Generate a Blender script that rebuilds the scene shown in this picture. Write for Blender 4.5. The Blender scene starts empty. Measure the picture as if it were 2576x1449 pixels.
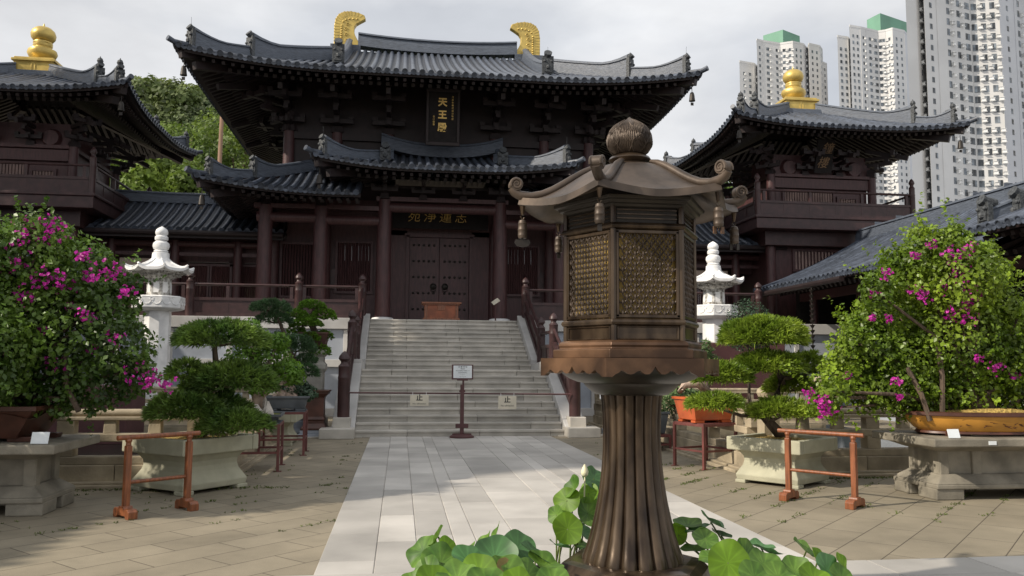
import bpy, math, random
import numpy as np
from mathutils import Matrix, Vector
random.seed(7); rng = np.random.default_rng(11)
R = math.radians; PI = math.pi
S = bpy.context.scene; COL = S.collection
AX = 1.40                                   # the axis of the courtyard

# ------------------------------------------------------------------ camera
cam_d = bpy.data.cameras.new("camera"); cam = bpy.data.objects.new("camera", cam_d); COL.objects.link(cam)
S.camera = cam
F_PX, YAW, PITCH, ROLL = 2070., math.atan(280/2070.), math.atan(195/2070.), 0.006
cam_d.sensor_width = 36; cam_d.lens = 36*F_PX/2576; cam_d.clip_start = .05; cam_d.clip_end = 3000
fw = Vector((math.sin(YAW)*math.cos(PITCH), math.cos(YAW)*math.cos(PITCH), math.sin(PITCH)))
rt = fw.cross(Vector((0, 0, 1))).normalized(); up = rt.cross(fw)
r2 = rt*math.cos(ROLL)+up*math.sin(ROLL); u2 = up*math.cos(ROLL)-rt*math.sin(ROLL)
M = Matrix((r2, u2, -fw)).transposed().to_4x4(); M.translation = Vector((0, 0, 1.6)); cam.matrix_world = M

# ------------------------------------------------------------------ light
SUN_EL, SUN_AZ = R(34), R(17)               # light travels towards +X, turned SUN_AZ towards +Y
ld = Vector((math.cos(SUN_AZ)*math.cos(SUN_EL), math.sin(SUN_AZ)*math.cos(SUN_EL), -math.sin(SUN_EL)))
sl = bpy.data.lights.new("sun", 'SUN'); sl.energy = 4.8; sl.angle = R(1.0); sl.color = (1, .9, .76)
so = bpy.data.objects.new("sun", sl); COL.objects.link(so); so.rotation_euler = ld.to_track_quat('-Z', 'Y').to_euler()
W = bpy.data.worlds.new("World"); S.world = W; W.use_nodes = True
nt = W.node_tree; nt.nodes.clear()
def nn(t, tree, **k):
    n = tree.nodes.new(t)
    for a, b in k.items(): setattr(n, a, b)
    return n
sky = nn('ShaderNodeTexSky', nt, sky_type='NISHITA', sun_disc=False, sun_elevation=SUN_EL, sun_rotation=math.atan2(-ld.x, -ld.y), dust_density=1.5)
bg1 = nn('ShaderNodeBackground', nt); bg1.inputs[1].default_value = .09
bg2 = nn('ShaderNodeBackground', nt); bg2.inputs[1].default_value = 1.0
mix = nn('ShaderNodeMixShader', nt); out = nn('ShaderNodeOutputWorld', nt)
tc = nn('ShaderNodeTexCoord', nt); mp = nn('ShaderNodeMapping', nt); mp.inputs['Scale'].default_value = (1, 1, 2.4)
n1 = nn('ShaderNodeTexNoise', nt); n1.inputs['Scale'].default_value = 2.1; n1.inputs['Detail'].default_value = 7; n1.inputs['Roughness'].default_value = .55
mp2 = nn('ShaderNodeMapping', nt); mp2.inputs['Location'].default_value = (3.3, 1.3, .4); mp2.inputs['Scale'].default_value = (1, 1, 2.2)
n2 = nn('ShaderNodeTexNoise', nt); n2.inputs['Scale'].default_value = 1.5; n2.inputs['Detail'].default_value = 6
c1 = nn('ShaderNodeValToRGB', nt); c1.color_ramp.elements[0].position = .33; c1.color_ramp.elements[0].color = (.68, .69, .715, 1)
c1.color_ramp.elements[1].position = .70; c1.color_ramp.elements[1].color = (1.0, 1.015, 1.04, 1)
c2 = nn('ShaderNodeValToRGB', nt); c2.color_ramp.elements[0].position = .36; c2.color_ramp.elements[0].color = (.72, .72, .72, 1)
c2.color_ramp.elements[1].position = .46; c2.color_ramp.elements[1].color = (1, 1, 1, 1)
L = nt.links.new
L(tc.outputs['Generated'], mp.inputs[0]); L(tc.outputs['Generated'], mp2.inputs[0]); L(mp.outputs[0], n1.inputs['Vector']); L(mp2.outputs[0], n2.inputs['Vector'])
L(n1.outputs[0], c1.inputs[0]); L(n2.outputs[0], c2.inputs[0]); L(sky.outputs[0], bg1.inputs[0]); L(c1.outputs[0], bg2.inputs[0])
L(c2.outputs[0], mix.inputs[0]); L(bg1.outputs[0], mix.inputs[1]); L(bg2.outputs[0], mix.inputs[2]); L(mix.outputs[0], out.inputs[0])
S.view_settings.view_transform = 'Standard'; S.view_settings.look = 'None'; S.view_settings.exposure = 0.04; S.view_settings.gamma = 1
S.cycles.max_bounces = 6; S.cycles.transparent_max_bounces = 4; S.cycles.use_denoising = True

# ------------------------------------------------------------------ materials
MATS = {}
def mat(name, col, rough=.6, metal=0., var=.18, scale=6., detail=4., bump=0., bscale=None, stretch=None, attr=0., col2=None, lo=.35, hi=.65, spec=.5, coat=0., trans=0.):
    """principled surface: two tones mixed by noise; attr > 0 also shifts it by the mesh attribute 'var'"""
    m = bpy.data.materials.new(name); m.use_nodes = True; t = m.node_tree; b = t.nodes['Principled BSDF']
    b.inputs['Roughness'].default_value = rough; b.inputs['Metallic'].default_value = metal
    b.inputs['Specular IOR Level'].default_value = spec; b.inputs['Coat Weight'].default_value = coat
    k = t.links.new
    tcn = nn('ShaderNodeTexCoord', t); src = tcn.outputs['Object']
    if stretch:
        mpn = nn('ShaderNodeMapping', t); mpn.inputs['Scale'].default_value = stretch; k(src, mpn.inputs[0]); src = mpn.outputs[0]
    ns = nn('ShaderNodeTexNoise', t); ns.inputs['Scale'].default_value = scale; ns.inputs['Detail'].default_value = detail; k(src, ns.inputs['Vector'])
    rp = nn('ShaderNodeValToRGB', t); rp.color_ramp.elements[0].position = lo; rp.color_ramp.elements[1].position = hi
    a = [c*(1-var) for c in col]; z = list(col2) if col2 else [min(1, c*(1+var)) for c in col]
    rp.color_ramp.elements[0].color = (*a, 1); rp.color_ramp.elements[1].color = (*z, 1)
    k(ns.outputs[0], rp.inputs[0]); co = rp.outputs[0]
    if attr:
        at = nn('ShaderNodeAttribute', t); at.attribute_name = 'var'
        mr = nn('ShaderNodeMapRange', t); mr.inputs['To Min'].default_value = 1-attr; mr.inputs['To Max'].default_value = 1+attr; k(at.outputs['Fac'], mr.inputs[0])
        mx = nn('ShaderNodeMix', t, data_type='RGBA', blend_type='MULTIPLY'); mx.inputs[0].default_value = 1
        k(co, mx.inputs[6]); k(mr.outputs[0], mx.inputs[7]); co = mx.outputs[2]
    k(co, b.inputs['Base Color'])
    if bump:
        nb = nn('ShaderNodeTexNoise', t); nb.inputs['Scale'].default_value = bscale or scale*6; nb.inputs['Detail'].default_value = 5; k(src, nb.inputs['Vector'])
        bp = nn('ShaderNodeBump', t); bp.inputs['Strength'].default_value = bump; bp.inputs['Distance'].default_value = .02
        k(nb.outputs[0], bp.inputs['Height']); k(bp.outputs[0], b.inputs['Normal'])
    if trans:
        tr = nn('ShaderNodeBsdfTranslucent', t); ms = nn('ShaderNodeMixShader', t); ms.inputs[0].default_value = trans
        k(co, tr.inputs[0]); k(b.outputs[0], ms.inputs[1]); k(tr.outputs[0], ms.inputs[2]); k(ms.outputs[0], t.nodes['Material Output'].inputs[0])
    MATS[name] = m; return m
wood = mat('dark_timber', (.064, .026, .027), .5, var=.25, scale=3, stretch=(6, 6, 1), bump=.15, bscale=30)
wood_b = mat('shaded_eave_timber', (.015, .0075, .008), .6, var=.3, scale=4, bump=.1)  # darkened copy of the timber: shade under the eaves put into the colour
wood_red = mat('rail_timber', (.045, .02, .02), .45, var=.25, scale=5, bump=.1)
orange_w = mat('orange_timber', (.20, .062, .02), .45, var=.3, scale=5, stretch=(8, 8, 1), bump=.1, coat=.2)
orange_box = mat('offering_box_timber', (.26, .075, .03), .5, var=.25, scale=5)
tile = mat('grey_roof_tile', (.052, .063, .086), .42, var=.35, scale=5, attr=.35, bump=.2, bscale=40)
tile_d = mat('pan_tile', (.05, .055, .068), .55, var=.3, scale=14, bump=.4, bscale=60)
ridge_m = mat('ridge_tile', (.082, .097, .125), .5, var=.35, scale=5, stretch=(1, 1, 14), bump=.6, bscale=9)
orn_m = mat('ridge_ornament', (.05, .055, .06), .6, var=.5, scale=18, bump=1., bscale=22)
gold = mat('gilded', (.56, .41, .12), .42, .45, var=.15, scale=3, bump=.06, bscale=20)
gold_sign = mat('gilt_lettering', (.78, .52, .15), .45, .1, var=.1)
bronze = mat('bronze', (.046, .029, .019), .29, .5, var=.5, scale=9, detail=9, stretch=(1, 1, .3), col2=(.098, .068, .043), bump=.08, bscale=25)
bronze_l = mat('worn_bronze', (.060, .044, .033), .5, .4, var=.3, scale=5, detail=9, col2=(.108, .08, .06), bump=.06, bscale=30)
bronze_t = mat('copper_bronze', (.085, .046, .027), .45, .5, var=.4, scale=3.5, col2=(.19, .105, .058), bump=.06, bscale=20)
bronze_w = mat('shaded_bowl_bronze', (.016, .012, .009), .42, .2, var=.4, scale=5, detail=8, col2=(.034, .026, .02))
bronze_d = mat('dark_bronze', (.035, .03, .026), .5, .5, var=.3, scale=4)
gilt_in = mat('gilt_panel', (.34, .23, .06), .45, .4, var=.4, scale=5)
white_st = mat('white_marble', (.76, .76, .76), .55, var=.10, scale=4, detail=8, bump=.08, col2=(.86, .86, .855))
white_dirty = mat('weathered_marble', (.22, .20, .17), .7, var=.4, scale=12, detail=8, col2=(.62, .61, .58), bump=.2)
granite = mat('grey_granite', (.44, .415, .37), .7, var=.16, scale=2.2, detail=9, bump=.12, bscale=60, attr=.16)
granite_l = mat('platform_granite', (.48, .47, .455), .7, var=.14, scale=1.4, detail=9, bump=.1, bscale=60, attr=.08)
granite_b = mat('blue_granite', (.33, .36, .41), .65, var=.12, scale=1.4, detail=9, bump=.08, bscale=60)
slab_m = mat('path_slab', (.425, .405, .375), .62, var=.2, scale=1.1, detail=12, bump=.12, bscale=70, attr=.17, lo=.28, hi=.7)
warm_st = mat('warm_stone', (.34, .285, .20), .8, var=.25, scale=3, detail=9, bump=.25, bscale=40, attr=.15)
ped_st = mat('pedestal_stone', (.21, .19, .15), .8, var=.28, scale=3.5, detail=9, bump=.25, bscale=50)
cement = mat('cast_stone', (.37, .36, .265), .75, var=.16, scale=3, detail=8, bump=.12, bscale=40)
soil = mat('planting_soil', (.10, .07, .035), .95, var=.5, scale=25, bump=.8, bscale=60)
gravel = mat('yellow_gravel', (.36, .25, .07), .9, var=.5, scale=40, detail=2, bump=1., bscale=60)
moss = mat('moss', (.16, .17, .02), .95, var=.4, scale=20, bump=.8)
pot_red = mat('terracotta_glaze', (.46, .10, .03), .32, var=.18, scale=4, coat=.3)
pot_brn = mat('brown_pot_clay', (.075, .028, .018), .45, var=.3, scale=4)
pot_yel = mat('yellow_pot_glaze', (.46, .22, .035), .38, var=.22, scale=3, coat=.2)
pot_grey = mat('grey_pot_clay', (.10, .11, .12), .6, var=.25, scale=4)
pot_blk = mat('black_basin', (.022, .018, .018), .3, var=.3, scale=4)
red_met = mat('maroon_paint', (.14, .045, .04), .5, var=.2, scale=6)
maroon = mat('maroon_board', (.085, .033, .034), .6, var=.15, scale=3)
bark = mat('bark', (.085, .06, .042), .9, var=.45, scale=9, stretch=(1, 1, .3), bump=.9, bscale=25)
bark_l = mat('pale_bark', (.40, .30, .24), .7, var=.35, scale=9, stretch=(1, 1, .3), bump=.5, bscale=20)
rock = mat('pale_rock', (.5, .46, .42), .8, var=.25, scale=9, bump=.6)
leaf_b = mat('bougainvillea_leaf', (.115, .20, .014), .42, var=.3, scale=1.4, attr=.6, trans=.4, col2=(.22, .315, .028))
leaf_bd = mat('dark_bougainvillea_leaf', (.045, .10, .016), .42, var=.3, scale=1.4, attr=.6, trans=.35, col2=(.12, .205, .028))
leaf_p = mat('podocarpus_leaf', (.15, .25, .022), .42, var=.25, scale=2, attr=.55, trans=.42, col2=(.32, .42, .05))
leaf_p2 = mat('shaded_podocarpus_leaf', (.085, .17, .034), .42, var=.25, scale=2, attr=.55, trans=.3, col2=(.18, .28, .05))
slat_m = mat('lit_timber_slat', (.26, .18, .16), .55, var=.2, scale=3)  # lighter timber copy: light caught by the belfry slats put into the colour
leaf_j = mat('pine_needles', (.065, .13, .05), .55, var=.3, scale=3, attr=.45, trans=.15)
leaf_e = mat('elm_leaf', (.13, .25, .025), .45, var=.25, scale=2, attr=.5, trans=.4)
leaf_d = mat('topiary_leaf', (.03, .065, .03), .5, var=.3, scale=3, attr=.4, trans=.15)
leaf_w = mat('willowy_leaf', (.12, .19, .07), .45, var=.25, scale=3, attr=.4, trans=.3)
hill_l = mat('hill_foliage', (.048, .086, .025), .7, var=.4, scale=.05, attr=.55, col2=(.13, .17, .035), trans=.25)
tree_l = mat('tree_foliage', (.09, .155, .024), .6, var=.3, scale=.25, attr=.55, col2=(.19, .27, .04), trans=.35)
petal = mat('magenta_bract', (.50, .02, .34), .5, var=.25, scale=6, attr=.35, trans=.35)
bud_m = mat('lotus_bud', (.75, .72, .5), .5, var=.1)
lotus_u = mat('lotus_leaf', (.085, .21, .025), .5, var=.35, scale=9, detail=8, attr=.4, trans=.35, col2=(.16, .29, .045))
lotus_y = mat('young_lotus_leaf', (.16, .30, .02), .5, var=.25, scale=5, attr=.3, trans=.5)
lotus_k = mat('blue_lotus_leaf', (.075, .185, .06), .45, var=.25, scale=6, attr=.35, trans=.25)
lotus_o = mat('withered_lotus_leaf', (.32, .24, .08), .7, var=.3, scale=5, trans=.2)
stem_m = mat('lotus_stem', (.10, .14, .03), .6)
grass_m = mat('weed_blades', (.09, .125, .022), .7, attr=.5, var=.3, scale=2, trans=.2)
paint_w = mat('white_tower_paint', (.54, .535, .525), .75, var=.05, scale=.12, detail=7)
paint_g = mat('shade_grey_tower_paint', (.46, .47, .49), .75, var=.05, scale=.12, detail=7)  # shade of recessed and turned-away faces put into the colour; roofs share it
green_p = mat('green_tower_paint', (.13, .27, .19), .7, var=.1, scale=.15)
win_m = mat('dark_glazing', (.10, .115, .13), .2, var=.5, scale=.6, attr=.85)
ac_m = mat('air_conditioner_case', (.62, .62, .61), .6, var=.25, scale=.7)
plate = mat('notice_plate', (.72, .76, .78), .5, var=.03)
plate_c = mat('cream_plate', (.62, .57, .46), .6, var=.06)
ink = mat('black_ink', (.012, .012, .012), .6)
blind = mat('pale_blind', (.50, .40, .33), .8, var=.08, scale=1)
void = mat('dark_interior', (.012, .009, .009), .9, var=.3)
sky_sliver = mat('pale_slat', (.38, .38, .40), .6, var=.1)  # bright sky seen between window slats, painted as pale strips
water = mat('pond_water_surface', (.012, .02, .014), .08, var=.4, scale=1)
hill_g = mat('hill_ground', (.05, .07, .02), .9, var=.4, scale=.05)
pole_m = mat('weathered_pole', (.20, .12, .075), .8, var=.3, scale=2, stretch=(1, 1, .2))

def ground_mat():
    m = bpy.data.materials.new('diagonal_pavers'); m.use_nodes = True; t = m.node_tree; b = t.nodes['Principled BSDF']; k = t.links.new
    b.inputs['Roughness'].default_value = .8
    g = nn('ShaderNodeTexCoord', t); p = nn('ShaderNodeMapping', t); p.inputs['Rotation'].default_value = (0, 0, R(-45)); p.inputs['Location'].default_value = (.13, .21, 0)
    br = nn('ShaderNodeTexBrick', t); br.offset = .5
    br.inputs['Color1'].default_value = (.232, .202, .150, 1); br.inputs['Color2'].default_value = (.268, .235, .176, 1); br.inputs['Mortar'].default_value = (.085, .07, .05, 1)
    br.inputs['Scale'].default_value = 1; br.inputs['Mortar Size'].default_value = .0055; br.inputs['Mortar Smooth'].default_value = .2
    br.inputs['Brick Width'].default_value = .83; br.inputs['Row Height'].default_value = .405
    ns = nn('ShaderNodeTexNoise', t); ns.inputs['Scale'].default_value = .9; ns.inputs['Detail'].default_value = 9; ns.inputs['Roughness'].default_value = .65
    rp = nn('ShaderNodeValToRGB', t); rp.color_ramp.elements[0].position = .3; rp.color_ramp.elements[1].position = .72
    rp.color_ramp.elements[0].color = (.70, .69, .66, 1); rp.color_ramp.elements[1].color = (1.18, 1.16, 1.12, 1)
    nf = nn('ShaderNodeTexNoise', t); nf.inputs['Scale'].default_value = 120; nf.inputs['Detail'].default_value = 3
    mf = nn('ShaderNodeMapRange', t); mf.inputs['From Min'].default_value = .3; mf.inputs['From Max'].default_value = .7; mf.inputs['To Min'].default_value = .86; mf.inputs['To Max'].default_value = 1.12
    x1 = nn('ShaderNodeMix', t, data_type='RGBA', blend_type='MULTIPLY'); x1.inputs[0].default_value = 1
    x2 = nn('ShaderNodeMix', t, data_type='RGBA', blend_type='MULTIPLY'); x2.inputs[0].default_value = 1
    bp = nn('ShaderNodeBump', t); bp.inputs['Strength'].default_value = .5; bp.inputs['Distance'].default_value = .006; bp.invert = True
    k(g.outputs['Object'], p.inputs[0]); k(p.outputs[0], br.inputs['Vector']); k(g.outputs['Object'], ns.inputs['Vector']); k(ns.outputs[0], rp.inputs[0])
    k(g.outputs['Object'], nf.inputs['Vector']); k(nf.outputs[0], mf.inputs[0])
    k(br.outputs['Color'], x1.inputs[6]); k(rp.outputs[0], x1.inputs[7]); k(x1.outputs[2], x2.inputs[6]); k(mf.outputs[0], x2.inputs[7])
    k(x2.outputs[2], b.inputs['Base Color']); k(br.outputs['Fac'], bp.inputs['Height']); k(bp.outputs[0], b.inputs['Normal'])
    return m
pavers = ground_mat()

# ------------------------------------------------------------------ mesh helpers
class MB:
    def __init__(s, T=None): s.V = []; s.Fc = []; s.var = []; s.T = T; s.cur = .5
    def v(s, p):
        if s.T is not None: p = s.T @ Vector(p)
        s.V.append((p[0], p[1], p[2])); s.var.append(s.cur); return len(s.V)-1
    def f(s, *i): s.Fc.append(i)
    def quad(s, a, b, c, d): s.f(s.v(a), s.v(b), s.v(c), s.v(d)); return s
    def hexa(s, p):                          # 8 points: bottom ring then top ring
        i = [s.v(q) for q in p]
        for a in ((3, 2, 1, 0), (4, 5, 6, 7), (0, 1, 5, 4), (1, 2, 6, 5), (2, 3, 7, 6), (3, 0, 4, 7)): s.f(*[i[k] for k in a])
        return s
    def box(s, c, d, rz=0, taper=1):
        x, y, z = c; a, b, h = d[0]/2, d[1]/2, d[2]/2; co, si = math.cos(rz), math.sin(rz); P = []
        for zz, k in ((-h, 1), (h, taper)):
            for u, w in ((-a, -b), (a, -b), (a, b), (-a, b)): P.append((x+(u*co-w*si)*k, y+(u*si+w*co)*k, z+zz))
        return s.hexa(P)
    def b2(s, x0, x1, y0, y1, z0, z1): return s.box(((x0+x1)/2, (y0+y1)/2, (z0+z1)/2), (abs(x1-x0), abs(y1-y0), abs(z1-z0)))
    def lathe(s, c, prof, n=16, ph=0, sx=1, sy=1, flute=None, cap=True):
        rings = []
        for r, z in prof:
            ring = []
            for k in range(n):
                a = ph+2*PI*k/n; rr = r*(flute(k, z) if flute else 1)
                ring.append(s.v((c[0]+rr*sx*math.cos(a), c[1]+rr*sy*math.sin(a), c[2]+z)))
            rings.append(ring)
        for a, b in zip(rings, rings[1:]):
            for k in range(n): j = (k+1) % n; s.f(a[k], a[j], b[j], b[k])
        if cap: s.f(*rings[0][::-1]); s.f(*rings[-1])
        return s
    def tube(s, pts, r, n=8, cap=True, upv=(0, 0, 1)):
        P = [Vector(p) for p in pts]; rs = r if isinstance(r, (list, tuple)) else [r]*len(P); rings = []
        for i, p in enumerate(P):
            d = (P[min(i+1, len(P)-1)]-P[max(i-1, 0)]).normalized()
            u = Vector(upv)
            if abs(d.dot(u)) > .95: u = Vector((1, 0, 0))
            a = d.cross(u).normalized(); b = a.cross(d)
            rings.append([s.v(p+a*rs[i]*math.cos(2*PI*k/n)+b*rs[i]*math.sin(2*PI*k/n)) for k in range(n)])
        for a, b in zip(rings, rings[1:]):
            for k in range(n): j = (k+1) % n; s.f(a[k], b[k], b[j], a[j])
        if cap: s.f(*rings[0]); s.f(*rings[-1][::-1])
        return s
    def beam(s, p, q, w, h):
        P = Vector(p); Q = Vector(q); d = (Q-P).normalized(); a = d.cross(Vector((0, 0, 1)))
        a = Vector((1, 0, 0)) if a.length < 1e-4 else a.normalized(); u = a.cross(d); o = []
        for X in (P, Q):
            o.append([X-a*w/2-u*h/2, X+a*w/2-u*h/2, X+a*w/2+u*h/2, X-a*w/2+u*h/2])
        return s.hexa(o[0]+o[1])
    def sweep(s, pts, w, h, wt=None):        # ridge: vertical walls under a rounded cap
        P = [Vector(p) for p in pts]; rings = []; wt = wt or w*.6
        for i, p in enumerate(P):
            d = P[min(i+1, len(P)-1)]-P[max(i-1, 0)]; d.z = 0; d.normalize(); a = Vector((d.y, -d.x, 0))
            hh = h[i] if isinstance(h, (list, tuple)) else h
            prof = [(-w/2, 0), (-w*.42, hh*.5), (-wt/2, hh*.82), (-wt*.75, hh*.84), (-wt*.6, hh*.97), (0, hh*1.06), (wt*.6, hh*.97), (wt*.75, hh*.84), (wt/2, hh*.82), (w*.42, hh*.5), (w/2, 0)]
            rings.append([s.v(p+a*x+Vector((0, 0, z))) for x, z in prof])
        n = len(rings[0])
        for a, b in zip(rings, rings[1:]):
            for k in range(n): j = (k+1) % n; s.f(a[k], b[k], b[j], a[j])
        s.f(*rings[0]); s.f(*rings[-1][::-1]); return s
    def extr(s, poly, vec):                  # 3D polygon pushed along vec
        a = [s.v(p) for p in poly]; b = [s.v(Vector(p)+Vector(vec)) for p in poly]; n = len(a)
        s.f(*a[::-1]); s.f(*b)
        for k in range(n): j = (k+1) % n; s.f(a[k], a[j], b[j], b[k])
        return s
    def grid(s, fn, nu, nv):
        I = [[s.v(fn(u/nu, w/nv)) for w in range(nv+1)] for u in range(nu+1)]
        for u in range(nu):
            for w in range(nv): s.f(I[u][w], I[u+1][w], I[u+1][w+1], I[u][w+1])
        return s
    def mesh(s, name):
        me = bpy.data.meshes.new(name); me.from_pydata(s.V, [], s.Fc); me.update()
        at = me.attributes.new('var', 'FLOAT', 'POINT'); at.data.foreach_set('value', s.var); return me
def fix_normals(me):
    import bmesh
    b = bmesh.new(); b.from_mesh(me); bmesh.ops.recalc_face_normals(b, faces=b.faces); b.to_mesh(me); b.free()
def obj(name, mb, m, parent=None, smooth=False, bevel=0, fix=True, seg=2):
    me = mb if isinstance(mb, bpy.types.Mesh) else mb.mesh(name)
    if fix and not isinstance(mb, bpy.types.Mesh): fix_normals(me)
    if m and not me.materials: me.materials.append(m)
    o = bpy.data.objects.new(name, me); COL.objects.link(o)
    if smooth:
        me.polygons.foreach_set('use_smooth', [True]*len(me.polygons))
        if smooth is not True: me.set_sharp_from_angle(angle=R(smooth))
    if bevel:
        bv = o.modifiers.new('bevel', 'BEVEL'); bv.width = bevel; bv.segments = seg; bv.limit_method = 'ANGLE'; bv.angle_limit = R(40)
    if parent: adopt(o, parent)
    return o
def adopt(o, p):
    o.parent = p; o.matrix_parent_inverse = Matrix.Translation(p.location if p.parent is None else (0, 0, 0)).inverted()
def tag(o, label=None, cat=None, group=None, kind=None):
    if label: o['label'] = label
    if cat: o['category'] = cat
    if group: o['group'] = group
    if kind: o['kind'] = kind
    return o
def thing(name, loc, label, cat, group=None):
    o = bpy.data.objects.new(name, None); COL.objects.link(o); o.location = loc; o.empty_display_size = .2
    return tag(o, label, cat, group)
def dup(root, delta, label=None):
    """a copy of a thing with its parts and their sub-parts, moved by delta"""
    r = root.copy(); COL.objects.link(r); r.location = Vector(root.location)+Vector(delta)
    if label: r['label'] = label
    for ch in list(root.children):
        c = ch.copy(); COL.objects.link(c); c.parent = r
        for g in list(ch.children):
            e = g.copy(); COL.objects.link(e); e.parent = c
    return r
def part(name, me, parent, loc, m=None, rz=0):
    o = bpy.data.objects.new(name, me); COL.objects.link(o)
    if m and not me.materials: me.materials.append(m)
    o.location = loc; o.rotation_euler = (0, 0, rz); adopt(o, parent); return o
def rotz(c, a): return Matrix.Translation(c) @ Matrix.Rotation(a, 4, 'Z')

def np_mesh(name, V, Fq, var):
    me = bpy.data.meshes.new(name); V = np.asarray(V, np.float32); Fq = np.asarray(Fq, np.int32); k = Fq.shape[1]
    me.vertices.add(len(V)); me.vertices.foreach_set('co', V.ravel())
    me.loops.add(Fq.size); me.loops.foreach_set('vertex_index', Fq.ravel())
    me.polygons.add(len(Fq)); me.polygons.foreach_set('loop_start', np.arange(0, Fq.size, k, dtype=np.int32))
    me.update(calc_edges=True); me.validate()
    at = me.attributes.new('var', 'FLOAT', 'POINT'); at.data.foreach_set('value', np.asarray(var, np.float32)); return me
def unit(v): return v/np.maximum(np.linalg.norm(v, axis=-1, keepdims=True), 1e-6)
def leaves(P, N, size, asp=.62, jitter=.7, droop=.0, fold=.25, var=None):
    """leaf quads (a pointed rhombus with a folded midrib) at points P facing roughly N"""
    n = len(P); N = unit(N+rng.normal(0, jitter, (n, 3))); A = unit(np.cross(N, rng.normal(0, 1, (n, 3)))); A[:, 2] -= droop; A = unit(A)
    B = unit(np.cross(N, A)); sz = size*rng.uniform(.6, 1.25, n)[:, None]
    V = np.stack([P-A*sz*.5, P+B*sz*asp*.5+N*sz*fold*.3-A*sz*.06, P+A*sz*.55, P-B*sz*asp*.5+N*sz*fold*.3-A*sz*.06], 1).reshape(-1, 3)
    Fq = np.arange(n*4).reshape(n, 4); Fq = np.concatenate([Fq[:, [0, 1, 2]], Fq[:, [0, 2, 3]]])
    return V, Fq, np.repeat(rng.uniform(0, 1, n) if var is None else var, 4)
def blades(P, D, length, width, k, spread=.6):
    """tufts of k narrow blades at P growing along D"""
    n = len(P); P = np.repeat(P, k, 0); D = np.repeat(D, k, 0)
    d = unit(D+rng.normal(0, spread, (n*k, 3))); s = unit(np.cross(d, rng.normal(0, 1, (n*k, 3))))
    l = length*rng.uniform(.7, 1.25, n*k)[:, None]; w = width
    V = np.stack([P-s*w*.3, P+s*w*.3, P+d*l*.55+s*w*.5, P+d*l*.55-s*w*.5, P+d*l-np.array([0, 0, .12])*l], 1).reshape(-1, 3)
    b = np.arange(n*k)*5
    Fq = np.concatenate([np.stack([b, b+1, b+2], 1), np.stack([b, b+2, b+3], 1), np.stack([b+3, b+2, b+4], 1)])
    return V, Fq, np.repeat(np.repeat(rng.uniform(0, 1, n), k)*.6+rng.uniform(0, .4, n*k), 5)
def join(parts):
    V, Fq, va, o = [], [], [], 0
    for v, f, a in parts: V.append(v); Fq.append(f+o); va.append(a); o += len(v)
    return np.concatenate(V), np.concatenate(Fq), np.concatenate(va)
def sphere_pts(n):
    d = unit(rng.normal(0, 1, (n, 3))); return d
def text_mesh(txt, size, ext=.004, font_align='CENTER', slant=0, bold=0):
    c = bpy.data.curves.new('lettering', 'FONT'); c.body = txt; c.size = size; c.extrude = ext; c.align_x = font_align; c.align_y = 'CENTER'; c.shear = slant; c.offset = bold
    c.resolution_u = 2
    o = bpy.data.objects.new('lettering', c); COL.objects.link(o)
    dg = bpy.context.evaluated_depsgraph_get(); dg.update(); me = bpy.data.meshes.new_from_object(o.evaluated_get(dg)); bpy.data.objects.remove(o); bpy.data.curves.remove(c)
    me.name = 'lettering'; me.materials.clear(); return me
def letters(txt, size, m, parent, loc, tilt=0, rz=0, slant=0, ext=.004, name='lettering', bold=0):
    """writing that faces -Y, its plane leaned forward by tilt"""
    me = text_mesh(txt, size, ext, slant=slant, bold=bold)
    me.transform(Matrix.Translation(loc) @ Matrix.Rotation(rz, 4, 'Z') @ Matrix.Rotation(R(90)+tilt, 4, 'X')); me.update()
    return obj(name, me, m, parent, fix=False)
# ------------------------------------------------------------------ ground
g = MB(); g.b2(-160, 160, -60, 120, -.3, 0); tag(obj('courtyard_paving', g, pavers), kind='structure')
edges = [-.62, -.17, .18, .52, .72, 1.10, 1.70, 2.08, 2.28, 2.62, 2.97, 3.42]
def slabs(name, cells):
    g = MB()
    for x0, x1, y0, y1 in cells:
        g.cur = random.random(); q = .0075; z = .016+random.uniform(-.0015, .0015)
        a = [g.v(p) for p in ((x0+q, y0+q, z), (x1-q, y0+q, z), (x1-q, y1-q, z), (x0+q, y1-q, z))]
        b = [g.v(p) for p in ((x0, y0, .004), (x1, y0, .004), (x1, y1, .004), (x0, y1, .004))]
        g.f(*a)
        for k in range(4): g.f(b[k], b[(k+1) % 4], a[(k+1) % 4], a[k])
    return tag(obj(name, g, slab_m), kind='structure')
cells = []
for a, b in zip(edges, edges[1:]):
    y = 6.53+random.uniform(.2, .9); ys = [6.53, y]
    while y < 18.6: y += random.choice([.9, 1.1, 1.3, 1.3]); ys.append(min(y, 18.62))
    cells += [(a, b, p, q) for p, q in zip(ys, ys[1:]) if q-p > .05]
slabs('stone_path', cells)
cells = []; y = 2.9
for w in (.5, .36, .5, .9, .36, .5, .51):
    x = -9.5+random.uniform(0, .8)
    while x < 12:
        l = random.choice([.9, 1.2, 1.4]); cells.append((x, x+l, y, y+w)); x += l
    y += w
slabs('cross_path', cells)
gj = MB(); gj.b2(-.62, 3.42, 6.5, 18.62, -.02, .003); gj.b2(-9, 12, 2.9, 6.53, -.02, .0035); tag(obj('path_bedding', gj, soil), kind='structure')
g = MB(); g.box((-2.3, 18.72, .012), (3.0, .3, .026)); g.box((5.1, 18.72, .012), (3.0, .3, .026)); tag(obj('kerb_strip', g, granite), kind='structure')

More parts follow.
